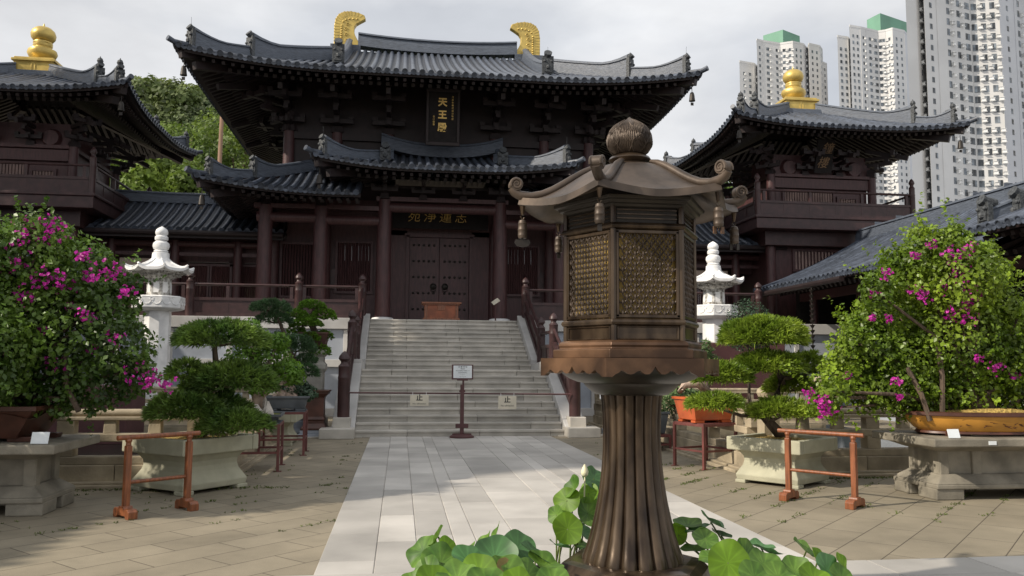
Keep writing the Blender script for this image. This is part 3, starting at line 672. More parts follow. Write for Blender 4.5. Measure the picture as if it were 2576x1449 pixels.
# notice stand at the foot of the stair, with the closing bar and its two signs
nz = thing('notice_stand', (AX-.02, 18.3, 0), 'maroon post on a round foot holding a framed white notice before the stair', 'notice stand')
bx, by = AX-.02, 18.3
m = MB(); m.lathe((bx, by, .02), [(.27, 0), (.27, .03), (.2, .06), (.05, .075)], 28); m.box((bx, by, .08), (.42, .07, .05)); obj('foot', m, maroon, nz, smooth=40)
m = MB(); m.box((bx, by, .27), (.28, .09, .09)); m.box((bx, by, .62), (.085, .06, 1.1)); m.box((bx+.02, by, 1.15), (.04, .045, .55)); m.box((bx, by-.0, 1.03), (.13, .05, .05)); obj('post', m, maroon, nz, bevel=.006)
m = MB(); m.box((bx, by-.02, 1.45), (.475, .045, .33)); m.box((bx, by-.02, 1.277), (.24, .05, .03)); fr = obj('frame', m, maroon, nz, bevel=.006)
m = MB(); m.box((bx, by-.047, 1.455), (.41, .006, .275)); obj('plate', m, plate, nz)
for k, (tx, s_) in enumerate((('志 蓮 淨 苑', .042), ('開放時間', .024), ('每日上午九時至下午四時三十分', .022), ('敬請保持寺院清淨莊嚴', .019), ('Opening hours', .016), ('9:00am - 4:30pm daily', .016))):
    letters(tx, s_, ink, nz, (bx, by-.0515, 1.562-.043*k), ext=.0008)
br = MB(); br.tube([(AX-2.5, 18.66, .98), (AX+2.5, 18.66, .95)], .018, 8); tag(obj('barrier_bar', br, maroon, smooth=40), 'thin maroon bar closing the stair between its two lowest posts', 'barrier')
for sx, zt, hh, w in ((-.95, .955, .24, .41), (1.12-.09, .93, .29, .41)):
    lab = 'small cream 止 sign hanging on the bar left of the notice stand' if sx < 0 else 'taller cream 止 sign hanging on the bar right of the notice stand'
    t = thing('hanging_sign', (AX+sx, 18.63, zt), lab, 'sign', 'cream signs hanging on the stair bar')
    m = MB(); m.box((AX+sx, 18.635, zt-hh/2-.02), (w, .008, hh)); obj('panel', m, plate_c, t)
    m = MB()
    for u in (-.15, .15): m.tube([(AX+sx+u, 18.633, zt-.03), (AX+sx+u, 18.633, zt+.045)], .006, 5)
    obj('hooks', m, white_st, t, fix=False)
    letters('止', .15, ink, t, (AX+sx, 18.6295, zt-hh*.38), ext=.0012, bold=.004); letters('No admission', .054, ink, t, (AX+sx, 18.6295, zt-hh*.38-.125), ext=.0012)
# offering box and small lectern sign by the door
ob = thing('offering_box', (AX-.1, 27.0, PZ), 'orange wooden offering box standing before the studded door', 'box')
m = MB(); m.box((AX-.08, 27.2, PZ+.28), (1.1, .5, .5)); obj('body', m, orange_box, ob, bevel=.02)
m = MB(); m.box((AX-.08, 27.2, PZ+.575), (1.3, .66, .06)); m.box((AX-.08, 27.2, PZ+.53), (1.2, .58, .05)); m.box((AX-.08, 27.2, PZ+.04), (1.2, .58, .08)); obj('trim', m, orange_w, ob, bevel=.01)
m = MB()
for u in (-.5, .5): m = MB(); m.box((AX-.08+u, 26.94, PZ+.28), (.1, .04, .42)); obj('corner_stile', m, orange_w, ob, bevel=.005)
m = MB(); m.box((AX-.08, 26.945, PZ+.42), (.26, .02, .18)); obj('face_panel', m, orange_w, ob, bevel=.005)
ls = thing('lectern_sign', (AX+1.7, 27.2, PZ), 'slim post with a small tilted pale sign beside the right porch column', 'sign')
m = MB(); m.tube([(AX+1.72, 27.1, PZ), (AX+1.72, 27.1, PZ+.58)], .022, 8); m.lathe((AX+1.72, 27.1, PZ), [(.12, 0), (.1, .02)], 14); obj('post', m, maroon, ls)
m = MB(Matrix.Translation((AX+1.72, 27.08, PZ+.66)) @ Matrix.Rotation(R(-35), 4, 'Y') @ Matrix.Rotation(R(40), 4, 'X')); m.box((0, 0, 0), (.26, .2, .015)); obj('panel', m, plate_c, ls)
# ------------------------------------------------------------------ the two belfries
def belfry(sx, label):
    cx, cy = AX+sx*14.85, 31.9
    t = thing('belfry', (cx, cy, 0), label, 'tower')
    w = MB(); w.box((cx, cy, 5.0), (4.3, 4.3, 3.95)); w.box((cx, cy, 8.4), (3.9, 3.9, 3.0)); obj('wall', w, wood, t)
    for ux, uy in ((-1, -1), (1, -1), (-1, 1), (1, 1)):
        m = MB(); m.lathe((cx+ux*2.1, cy+uy*2.1, 7.1), [(.17, 0), (.16, 1.95)], 14); m.lathe((cx+ux*2.25, cy+uy*2.25, PZ), [(.19, 0), (.19, 3.4)], 14); obj('column', m, wood, t, smooth=40, fix=False)
    # balcony slab, boards, railing
    h = 3.22; b0 = 6.72
    m = MB(); m.b2(cx-h, cx+h, cy-h, cy+h, b0+.02, b0+.42); m.b2(cx-h-.05, cx+h+.05, cy-h-.05, cy+h+.05, b0+.42, b0+.52); m.b2(cx-h+.6, cx+h-.6, cy-h+.6, cy+h-.6, 6.2, 6.75); obj('balcony_floor', m, wood_red, t, bevel=.02)
    cs = [(-h+.1, -h+.1), (h-.1, -h+.1), (h-.1, h-.1), (-h+.1, h-.1)]
    for u, v in cs: post(t, cx+u, cy+v, b0+.5, 1.62, .11)
    for (u, v), (p, q) in zip(cs, cs[1:]+cs[:1]): rail(t, (cx+u, cy+v), (cx+p, cy+q), b0+.5, h=.98)
    slat_window(t, cx-1.5, cx+.5, 7.5, 8.42, cy-1.95, 19, slat=slat_m); slat_window(t, cx+.75, cx+1.45, 7.5, 8.2, cy-1.95, 7, slat=slat_m)
    slat_window(t, cx-1.25, cx+1.2, 5.35, 6.05, cy-2.15, 18, slat=slat_m)
    b = MB(); b.b2(cx-2.1, cx+2.1, cy-2.12, cy-1.9, 8.55, 8.95); b.b2(cx-2.1, cx+2.1, cy-2.2, cy+2.1, 8.97, 9.1); obj('lintel', b, wood, t, bevel=.01)
    for u in (-1, 1):
        for v in (-1, 1): bracket(t, cx+u*2.1, cy+v*2.1, 9.05, tiers=3, reach=.38, sc=.8, rz=math.atan2(v, u)+R(90))
        bracket(t, cx+u*.7, cy-2.05, 9.05, tiers=3, reach=.38, sc=.75)
        bracket(t, cx+u*2.05, cy, 9.05, tiers=3, reach=.38, sc=.75, rz=u*R(90))
        m = MB(); m.tube([(cx+u*1.35, cy-2.05, 9.35), (cx+u*1.35, cy-2.2, 9.35)], [.34, .26], 18); m.box((cx+u*1.35, cy-2.0, 9.35), (1.5, .08, .5)); obj('boss_panel', m, wood, t, fix=False)
    sp = dict(cx=cx, cy=cy, a=4.38, b=4.42, z0=10.38, p1=.40, p2=.012, L=3.6, U=.28, out=.2, dmax=3.75, sides='FBLR')
    roof_parts(sp, t, step=.27, rad=.07, nseg=7)
    hip_ridges(sp, t, ((-1, -1), (1, -1), (-1, 1), (1, 1)), 3.75, True, h=.3, w=.26, d_second=1.2, horn=.14, knob=True)
    gz = roof_z(sp, 3.7, 9)
    m = MB(); m.box((cx, cy, gz-.05), (2.0, 2.0, .35), taper=.92); obj('ridge_block', m, ridge_m, t)
    m = MB(); m.box((cx, cy, gz+.32), (1.36, 1.36, .46)); m.box((cx, cy, gz+.58), (1.5, 1.5, .09)); m.box((cx, cy, gz+.13), (1.46, 1.46, .1)); m.box((cx, cy, gz+.66), (1.36, 1.36, .07))
    for a in range(4):
        T = rotz((cx, cy, gz+.35), a*PI/2); k = MB(T)
        for u in (-.34, .34):
            for p in ((u-.28, .02), (u+.28, .02)): k.box((p[0], -.685, 0), (.03, .03, .3))
            k.box((u, -.685, .15), (.59, .03, .03)); k.box((u, -.685, -.15), (.59, .03, .03))
        base = len(m.V); m.V += k.V; m.var += k.var; m.Fc += [tuple(i+base for i in f) for f in k.Fc]
    obj('finial_base', m, gold, t, bevel=.012)
    fl = lambda k, z: .76*(1+.07*abs(math.cos(k*PI/6)) if .1 < z-.75 < .7 else 1)
    m = MB(); m.lathe((cx, cy, gz), [(.42, .69), (.46, .74), (.40, .8), (.56, .92), (.64, 1.06), (.60, 1.18), (.42, 1.24), (.38, 1.3), (.42, 1.36), (.40, 1.42), (.44, 1.45), (.42, 1.5), (.30, 1.52)], 24, flute=fl)
    m.lathe((cx, cy, gz), [(.23, 1.5), (.33, 1.55), (.41, 1.66), (.43, 1.79), (.385, 1.93), (.27, 2.04), (.11, 2.10), (.04, 2.13), (.012, 2.24)], 28); obj('finial', m, gold, t, smooth=50, fix=False)
    return t
belfry(-1, 'dark belfry behind the left bougainvillea, its roof crowned by a gold jewel finial')
belfry(1, 'dark belfry with a slatted balcony below the apartment towers, crowned by a gold jewel finial')
bp = thing('tower_plaque', (AX+14.85, 29.4, 9.3), 'small black plaque with two faint gilt seal characters under the right belfry eaves', 'plaque')
T = Matrix.Translation((AX+14.75, 29.35, 9.75)) @ Matrix.Rotation(R(16), 4, 'X'); m = MB(T); m.box((0, 0, 0), (.7, .06, 1.3)); obj('board', m, void, bp)
sgn_dim = mat('dull_gilt', (.20, .12, .06), .5, .2)
for k, ch in enumerate('鐘樓'): letters(ch, .46, sgn_dim, bp, T @ Vector((.06-.14*k, -.05, .27-.55*k)), R(16), slant=.3)

# ------------------------------------------------------------------ corridors joining hall and belfries
def corridor(sx, label):
    t = thing('corridor', (AX+sx*9.2, 31.5, 0), label, 'corridor')
    x0, x1 = sorted((AX+sx*5.6, AX+sx*13.3)); cx = (x0+x1)/2
    sp = dict(cx=cx, cy=32.6, a=60, b=2.75, z0=6.3, p1=.40, p2=.045, L=.01, U=0, sides='FB')
    roof_parts(sp, t, step=.29, srange=(x0-cx, x1-cx), nseg=8)
    z = roof_z(sp, 2.75, 9); m = MB(); m.sweep([(x0+(x1-x0)*k/8, 32.6, z-.04+.1*(abs(k/4-1))**2) for k in range(9)], .32, .42); obj('ridge', m, ridge_m, t, fix=False)
    g = MB(); g.tube([(x0, 29.78, 6.17), (x1, 29.78, 6.17)], .09, 8); g.b2(x0, x1, 29.9, 30.0, 6.0, 6.2); obj('gutter', g, wood_b, t)
    w = MB(); w.b2(x0, x1, 31.6, 31.75, PZ, 3.75); w.b2(x0, x1, 31.6, 31.75, 5.35, 6.9); obj('wall', w, wood, t)
    b = MB(); b.b2(x0, x1, 33.6, 33.7, PZ, 3.7); b.b2(x0, x1, 33.6, 33.7, 4.9, 6.6); obj('back_wall', b, wood, t)
    for d in (7.35, 9.55, 11.75): k = MB(); k.lathe((AX+sx*d, 31.0, PZ), [(.17, 0), (.16, 3.0)], 14); obj('column', k, wood, t, smooth=40, fix=False)
    k = MB(); k.tube([(x0, 31.0, 5.95), (x1, 31.0, 5.95)], .13, 10); k.b2(x0, x1, 30.95, 31.05, 5.5, 5.62); obj('tie_beam', k, wood, t)
    for d in (6.6, 8.45, 10.65):
        for e in (-.62, .62):
            x = AX+sx*(d+e*.9); slat_window(t, x-.48, x+.48, 3.85, 5.2, 31.62, 12, back=None, slat=wood)
    fm = MB()
    for d in (5.7, 7.5, 9.55, 11.75, 13.2): fm.box((AX+sx*d, 31.66, 4.55), (.55, .12, 1.7))
    obj('pier_panels', fm, wood, t)
    bl = MB(); bl.b2(*sorted((AX+sx*10.2, AX+sx*11.55)), 31.3, 31.34, 4.8, 5.42); obj('pale_blind', bl, blind, t)
corridor(-1, 'tiled corridor joining the hall to the left belfry, with slatted windows')
corridor(1, 'tiled corridor joining the hall to the right belfry, half hidden by the bronze lantern')

# ------------------------------------------------------------------ long side galleries
def gallery(sx, label):
    t = thing('side_gallery', (AX+sx*14, 22, 0), label, 'gallery')
    cx = AX+sx*15.8
    def G(name, y0, y1, b, z0, p1, p2, cols=True):
        sp = dict(cx=cx, cy=(y0+y1)/2, a=b, b=60, z0=z0, p1=p1, p2=p2, L=.01, U=0, sides='LR')
        roof_parts(sp, t, step=.28, srange=(y0-(y0+y1)/2, y1-(y0+y1)/2), nseg=8)
        z = roof_z(sp, b, 9); m = MB(); m.sweep([(cx, y0, z-.05), (cx, y1, z-.05)], .34, .46)
        for k in range(int((y1-y0)/1.3)): m.box((cx, y0+.6+1.3*k, z+.22), (.26, .03, .56))
        obj('ridge', m, ridge_m, t, fix=False)
        return sp, z
    G('far', 16.6, 28.9, 4.3, 4.38, .34, .03)
    sp, z = G('near', 5.0, 16.6, 4.75, 4.62, .36, .03)
    for s2 in (-1, 1):
        P = [(cx+s2*(4.75-d), 16.5, roof_z(sp, d, 9)+.03) for d in [4.5-.45*k for k in range(10)]]
        m = MB(); m.sweep(P, .28, .32); obj('verge_ridge', m, ridge_m, t, fix=False)
        ornament(t, Vector(P[-1])+Vector((s2*.05, 0, 0)), (s2, 0), .5, .36, .05); ornament(t, Vector(P[-1])+Vector((s2*-.62, -.15, .08)), (s2, 0), .6, .36, .05)
    w = MB(); w.b2(cx-.1, cx+.1, 5, 28.9, 0, 6); w.b2(cx-2.6, cx+2.6, 28.6, 28.9, 0, 4.6); w.b2(cx-2.7, cx+2.7, 5, 28.7, 4.35, 4.45); obj('back_wall', w, void, t)
    lw = MB(); lw.b2(*sorted((cx-sx*2.45, cx-sx*2.15)), 5, 28.6, 0, 1.05); lw.b2(*sorted((cx-sx*2.5, cx-sx*2.1)), 5, 28.6, 1.05, 1.35); obj('plinth_wall', lw, granite_b, t)
    for k in range(8):
        c = MB(); c.lathe((cx-sx*2.5, 6.4+3.05*k, 1.0), [(.15, 0), (.14, 3.5)], 12); obj('column', c, wood, t, smooth=40, fix=False)
    b = MB(); b.b2(*sorted((cx-sx*2.6, cx-sx*2.4)), 5, 28.6, 4.0, 4.3); b.b2(*sorted((cx-sx*2.45, cx-sx*2.38)), 5, 28.6, 2.05, 2.13); b.b2(*sorted((cx-sx*2.45, cx-sx*2.38)), 5, 28.6, 1.6, 1.66); obj('tie_beam', b, wood, t)
    g = MB(); g.tube([(cx-sx*4.4, 22.5, 4.2), (cx-sx*4.4, 28.9, 4.2)], .09, 8); obj('gutter', g, wood_b, t)
    ch = MB(); ch.tube([(cx-sx*4.4, 24.3, 4.15), (cx-sx*4.4, 24.3, .2)], .02, 5)
    for k in range(24): ch.lathe((cx-sx*4.4, 24.3, .3+.158*k), [(.03, 0), (.085, .09), (.03, .1)], 8)
    obj('rain_chain', ch, bronze_d, t, fix=False)
gallery(1, 'long grey tiled gallery sloping along the right side of the courtyard')
gallery(-1, 'long grey tiled gallery along the left side of the courtyard')

# ------------------------------------------------------------------ apartment towers
def px_dir(x, y=300.):
    d = fw*F_PX+r2*(x-1288)+u2*(724.5-y); return d
def at(x, Y, y=300.):
    d = px_dir(x, y); return (d.x/d.y*Y, Y)
win_mesh = MB(); win_mesh.box((0, -.02, 0), (1, .1, 1)); win_mesh = win_mesh.mesh('window'); win_mesh.materials.append(win_m)
fr = MB(); fr.box((0, -.26, -.30), (.95, .6, .62)); fr.box((0, -.36, -.68), (1.25, .85, .1)); fr.box((0, -.36, .12), (1.1, .75, .07)); ac_mesh = fr.mesh('air_conditioner'); ac_mesh.materials.append(ac_m)
win_var = []
for k in range(5):
    m = MB(); m.cur = [.1, .3, .5, .75, .98][k]; m.box((-.26, -.02, 0), (.46, .1, 1)); m.cur = [.3, .1, .9, .5, .4][k]; m.box((.26, -.02, 0), (.46, .1, 1)); m.box((0, -.03, -.54), (1.06, .16, .07)); me = m.mesh('window'); me.materials.append(win_m); win_var.append(me)
def tower(name, label, vols, storey, roofbox=None, focus=None):
    """vols: (facets, height) plans; a facet = plan corner, paint, and the window columns on the face that starts there"""
    A0 = [f[0] for f in vols[0][0]]; c = (sum(p[0] for p in A0)/len(A0), sum(p[1] for p in A0)/len(A0), 0)
    t = thing(name, c, label, 'apartment tower'); wins = []; acs = []
    for facets, top in vols:
        P = [f[0] for f in facets]; n = len(P); wm, gm = MB(), MB()
        for i, (p, paint, cols) in enumerate(facets):
            q = P[(i+1) % n]; B = gm if paint else wm
            B.quad((p[0], p[1], 0), (q[0], q[1], 0), (q[0], q[1], top), (p[0], p[1], top))
            v = Vector((q[0]-p[0], q[1]-p[1], 0)); l = v.length
            if l < .1: continue
            v /= l; a = math.atan2(v.y, v.x); nrm = Vector((v.y, -v.x, 0))
            B.hexa([tuple(Vector((*p, top-.1))+o) for o in (Vector((0, 0, 0)), v*l, v*l+nrm*.12, nrm*.12)]+[tuple(Vector((*p, top+.8))+o) for o in (Vector((0, 0, 0)), v*l, v*l+nrm*.12, nrm*.12)])
            for u, ww, wh, ac in cols:
                k = 0
                while storey*(k+1) < top-1:
                    z = storey*(k+.55); o = Vector((p[0], p[1], z))+v*(u*l)
                    if ww: wins.append((o+nrm*.02, ww, wh, a))
                    if ac and random.random() < .9: acs.append((o+v*ac+nrm*.05+Vector((0, 0, random.uniform(-.1, .1))), a))
                    k += 1
            if cols:                                        # drain pipe down the face
                B.hexa([tuple(Vector((*p, 0))+v*(l*.97)+o) for o in (Vector((0, 0, 0)), v*.12, v*.12+nrm*.12, nrm*.12)]+[tuple(Vector((*p, top))+v*(l*.97)+o) for o in (Vector((0, 0, 0)), v*.12, v*.12+nrm*.12, nrm*.12)])
        obj('wall', wm, paint_w, t, fix=False)
        if gm.V: obj('shade_grey_wall', gm, paint_g, t, fix=False)  # greyer colour stands in for shade on these faces
        rf = MB(); i = [rf.v((p[0], p[1], top)) for p in P]; rf.f(*i); obj('flat_roof', rf, paint_g, t, fix=False)
    if roofbox:
        rb = MB(); poly, z0, z1 = roofbox; rb.extr([(p[0], p[1], z0) for p in poly], (0, 0, z1-z0)); obj('rooftop_block', rb, green_p, t)
    def split(L_, mk, rest):
        L_.sort(key=lambda q: abs(q[0].z-focus)); st_ = MB()
        for k, q in enumerate(L_):
            if k < 98: mk(q)
            else: rest(st_, q)
        st_.T = None; return st_
    def place(me, q, a, sc=(1, 1, 1)):
        o = bpy.data.objects.new(me.name.split('.')[0], me); COL.objects.link(o); o.location = q; o.rotation_euler = (0, 0, a); o.scale = sc; adopt(o, t)
    def rw(sm, q):
        sm.T = rotz(q[0], q[3]); sm.cur = random.random(); sm.box((-q[1]*.25, -.02, 0), (q[1]*.46, .1, q[2])); sm.cur = random.random(); sm.box((q[1]*.25, -.02, 0), (q[1]*.46, .1, q[2])); sm.cur = .9; sm.box((0, -.03, -q[2]*.54), (q[1]*1.06, .16, .08))
    def ra(sm, q):
        sm.T = rotz(q[0], q[1]); sm.box((0, -.26, -.30), (.95, .6, .62)); sm.box((0, -.36, -.68), (1.25, .85, .1)); sm.box((0, -.36, .12), (1.1, .75, .07))
    s = split(wins, lambda q: place(random.choice(win_var), q[0], q[3], (q[1], 1, q[2])), rw)
    if s.V: tag(obj('window_grid', s, win_m, t, fix=False), kind='stuff')
    if acs:
        s = split(acs, lambda q: place(ac_mesh, q[0], q[1]), ra)
        if s.V: tag(obj('air_conditioner_rows', s, ac_m, t, fix=False), kind='stuff')
    return t
A = at
two = [(.3, .9, 1.25, 0), (.7, .9, 1.25, 0)]
row = [(.12, 1.0, 1.6, 1.3), (.50, 1.1, 1.6, 1.15), (.84, 1.7, 1.6, 0)]
row2 = [(.10, 1.3, 1.6, 1.35), (.42, 1.2, 1.6, 1.25), (.74, 1.2, 1.6, 1.25)]
one = lambda ac=0, w=.9: [(.5, w, 1.25, ac)]
tower('apartment_tower', 'nearest and tallest white apartment tower, cut off by the right edge of the photo', [([
    (A(2290, 187), 0, []), (A(2316, 188), 0, one(.1, .7)), (A(2334, 193), 1, []), (A(2337, 187), 0, one()), (A(2368, 188.5), 0, []), (A(2388, 190), 0, row), (A(2455, 193), 0, row2),
    (A(2528, 190.5), 1, one()), (A(2566, 194), 1, row), (A(2640, 201), 0, row2), (A(2720, 190), 0, []), (A(2720, 225), 0, []), (A(2300, 225), 0, [])], 122)], 2.82, None, 66)
tower('apartment_tower', 'white apartment tower with a green roof block beside the tallest tower', [([
    (A(2145, 320), 0, two), (A(2172, 321), 0, one(1.0)), (A(2186, 322), 0, [(.3, 1.3, 1.3, 1.4), (.75, 1.9, 1.3, 0)]), (A(2217, 324), 0, [(.25, 1.2, 1.3, 1.4), (.7, 1.2, 1.3, 1.4)]), (A(2236, 322.5), 0, one(.9)), (A(2254, 320), 0, two),
    (A(2284, 322), 1, one()), (A(2300, 330), 0, []), (A(2290, 360), 0, []), (A(2146, 360), 0, [])], 148),
    ([(A(2113, 321), 0, [(.3, 1.1, 1.3, 0), (.75, 1.1, 1.3, 0)]), (A(2140, 322), 1, one(.2, .7)), (A(2146, 325), 0, []), (A(2146, 350), 0, []), (A(2118, 350), 0, [])], 143.5)],
    2.85, ([A(2181, 334, 60), A(2215, 326.5, 60), A(2283, 334, 60), A(2283, 350, 60), A(2181, 350, 60)], 147.5, 158), 118)
tower('apartment_tower', 'farthest white apartment tower with a green roof block, behind the gold finial', [([
    (A(1908, 345), 0, one()), (A(1922, 346), 0, [(.3, 1.6, 1.3, 1.4), (.8, 1.0, 1.3, 1.2)]), (A(1967, 348), 0, [(.3, 1.4, 1.3, 1.2), (.75, 1.0, 1.3, 1.2)]), (A(2000, 345), 0, two), (A(2027, 347), 1, one(.2)), (A(2036, 352), 0, []), (A(2040, 346), 0, two), (A(2068, 348), 1, one(0, 1.2)), (A(2074, 352), 0, []), (A(2060, 380), 0, []), (A(1910, 380), 0, [])], 150),
    ([(A(1863, 348), 0, [(.3, .9, 1.3, .6), (.7, 1.4, 1.3, 0)]), (A(1900, 350), 1, one(.2, .6)), (A(1908, 353), 0, []), (A(1908, 376), 0, []), (A(1868, 376), 0, [])], 140.5),
    ([(A(2073, 352), 1, one(0, 1.2)), (A(2084, 354), 1, []), (A(2084, 372), 0, []), (A(2073, 372), 0, [])], 144)],
    2.85, ([A(1920, 360, 100), A(1970, 352, 100), A(2012, 358, 100), A(2012, 374, 100), A(1920, 374, 100)], 149.5, 159), 122)

# ------------------------------------------------------------------ wooded hill behind
def hz(x, y):
    v = max(0., (y-60)/92.); v = v*v*(3-2*v) if v < 1 else 1
    return v*(48+4*math.sin(x*.035)+3*math.sin(x*.11+1)+3*math.sin(y*.05))*math.exp(-((x+36)/50.)**2)-.4
g = MB(); g.grid(lambda u, w: (-240+300*u, 58+190*w, hz(-240+300*u, 58+190*w)), 40, 30); tag(obj('hillside', g, hill_g, smooth=True), kind='structure')
PV = []; pts = []
for k in range(1200):
    x, y = random.uniform(-75, 0), random.uniform(68, 165); pts.append((x, y, hz(x, y)))
for x, y, z in pts:
    if x/y < -.45 or x/y > -.10: continue
    r = random.uniform(1.8, 3.6); n = int(150*r/3)
    d = sphere_pts(n); d[:, 2] = np.abs(d[:, 2])*1.1-.25; rr = rng.uniform(.7, 1.05, n)[:, None]*(1+.18*np.sin(d[:, :1]*5+d[:, 1:2]*4))
    PV.append(leaves(np.array([x, y, z+r*.7])+d*rr*r*np.array([1, 1, .95]), d, .72, .8, .2, var=np.clip(random.uniform(.1, .9)+rng.normal(0, .12, n), 0, 1)))
o = obj('hillside_wood', np_mesh('hillside_wood', *join(PV)), hill_l); tag(o, 'dense green wood covering the hill behind the left roofs', 'wood', kind='stuff')

def crown(blobs, n, size, asp=.65, fold=.25, jitter=.6, shell=.35, clump=0.):
    """leaf cloud over a set of ellipsoids (centre, radii): most leaves near each surface"""
    PP = []; vol = [b[1][0]*b[1][1]+b[1][1]*b[1][2]+b[1][0]*b[1][2] for b in blobs]; tot = sum(vol)
    for (c, r), v in zip(blobs, vol):
        k = max(4, int(n*v/tot)); d = sphere_pts(k); rr = (1-shell*rng.uniform(0, 1, k)**1.5)[:, None]
        PP.append((np.array(c)+d*rr*np.array(r), d, np.clip(.5+.3*rng.normal(0, 1, k)*.5+random.uniform(-.2, .2), 0, 1)))
    P = np.concatenate([p[0] for p in PP]); N = np.concatenate([p[1] for p in PP]); va = np.concatenate([p[2] for p in PP])
    if clump:                                   # tufts with gaps between them, each tuft of its own tone
        Q = P*clump; no = (np.sin(Q[:, 0]+1.7*np.sin(Q[:, 1]*.6))*np.sin(Q[:, 1]*1.1+Q[:, 2]*.4)*np.sin(Q[:, 2]*.9+1.3*np.sin(Q[:, 0]*.7))+.5*np.sin(Q[:, 0]*2.1+Q[:, 2])*np.sin(Q[:, 1]*1.9-Q[:, 2]*2.2))
        va = np.clip(va*.5+.25+.45*no, 0, 1); k = no > -.48; P, N, va = P[k]+N[k]*(np.clip(no[k], 0, 1)*.09)[:, None], N[k], va[k]
    return leaves(P, N+np.array([0, 0, .3]), size, asp, jitter, fold=fold, var=va)
def tree(x, y, h, r, label, leafm, n=2600, size=.42, trunk=.22, group='trees behind the corridors', squash=.8, z0=0., lo=.35):
    t = thing('tree', (x, y, z0), label, 'tree', group); m = MB(); c = Vector((x, y, z0+h-r*squash))
    m.tube([(x, y, z0-.1), (x+.1, y, z0+h*.3), (x-.1, y+.1, z0+h*.55), (x, y, z0+h-r*.6)], [trunk, trunk*.85, trunk*.65, trunk*.3], 8)
    blobs = []
    for k in range(11):
        a = random.uniform(0, 2*PI); e = random.uniform(-.5, 1); q = c+Vector((math.cos(a)*r*.62*math.cos(e), math.sin(a)*r*.62*math.cos(e), math.sin(e)*r*.72*squash)); blobs.append((tuple(q), [r*random.uniform(.32, .5)]*2+[r*random.uniform(.26, .4)]))
        m.tube([(x, y, z0+h*random.uniform(lo, .6)), tuple((q+Vector((x, y, q.z)))/2-Vector((0, 0, r*.15))), tuple(q)], [trunk*.45, trunk*.3, trunk*.1], 6)
    obj('trunk', m, bark, t, smooth=True, fix=False)
    obj('crown', np_mesh('crown', *crown(blobs, n, size)), leafm, t); return t
for x, y, h, r, lb in ((-15.5, 50, 14.5, 3.6, 'dark round tree between the left belfry and the corridor roof'), (-10.8, 47, 12.4, 2.4, 'light green tree right above the corridor ridge'), (-17, 60, 16.5, 4.2, 'bright tree under the left belfry eave'), (-12.5, 66, 21, 4.6, 'tall yellow green tree beside the weathered pole'), (-19, 76, 25, 5.2, 'broad pale tree on the lower hill slope'), (20.9, 52, 14.4, 2.6, 'light green tree seen between lantern roof and right belfry')):
    tree(x, y, h, r, lb, tree_l, 4200, .36)
p = at(553, 60, 350); m = MB(); m.tube([(p[0], 60, 0), (p[0], 60, 10), (p[0]+.08, 60, 19.3)], [.2, .17, .14], 12); m.tube([(p[0], 60, 14), (p[0], 60, 14.1)], [.19, .19], 12); tag(obj('wooden_pole', m, pole_m, smooth=True), 'tall bare weathered brown pole standing among the hill trees', 'pole')
# tall garden trees west of the left gallery: they throw the shade that lies over the stair
for k, (x, y, h, r) in enumerate(((-19, 18.6, 21.2, 3.5), (-20.5, 14.0, 19.4, 4.2), (-20, 8.2, 18.2, 3.0), (-22, 25.5, 19, 3.8))):
    tree(x, y, h, r, 'tall leafy garden tree rising behind the left gallery', tree_l, 10500, .44, .3, 'garden trees behind the left gallery', .95)
# ------------------------------------------------------------------ the bronze lantern in the middle of the crossing
LX, LY = AX, 4.9
lan = thing('bronze_lantern', (LX, LY, 0), 'big six sided bronze lantern with curled roof corners and a fluted foot in the foreground', 'lantern')
HX = [k*PI/3 for k in range(6)]               # vertices; a flat side faces the viewer
def hexring(m, prof):                          # stack of hexagonal mouldings: (vertex radius, z)
    m.lathe((LX, LY, 0), prof, 6, 0)
m = MB(); hexring(m, [(.62, 0), (.62, .16), (.585, .19), (.56, .2), (.56, .27), (.53, .30), (.50, .31), (.475, .40), (.43, .445), (.37, .455)]); obj('plinth', m, bronze, lan, bevel=.012, fix=False)
def flute(k, z): return 1+.06*(abs(math.sin(k*PI/8))**.42-.6)*2
pr = [(.288, .455), (.284, .48), (.268, .52), (.244, .60), (.220, .70), (.200, .80), (.185, .90), (.174, 1.0), (.168, 1.1), (.166, 1.2), (.168, 1.30), (.174, 1.38), (.18, 1.432)]
m = MB(); m.lathe((LX, LY, 0), pr, 144, 0, flute=flute); obj('fluted_shaft', m, bronze, lan, smooth=60, fix=False)
m = MB(); m.lathe((LX, LY, 0), [(.17, 1.425), (.215, 1.43), (.24, 1.445), (.275, 1.475), (.29, 1.492), (.292, 1.497), (.33, 1.505), (.38, 1.525), (.43, 1.56), (.455, 1.60), (.46, 1.63)], 48); obj('bowl', m, bronze_w, lan, smooth=40, fix=False)
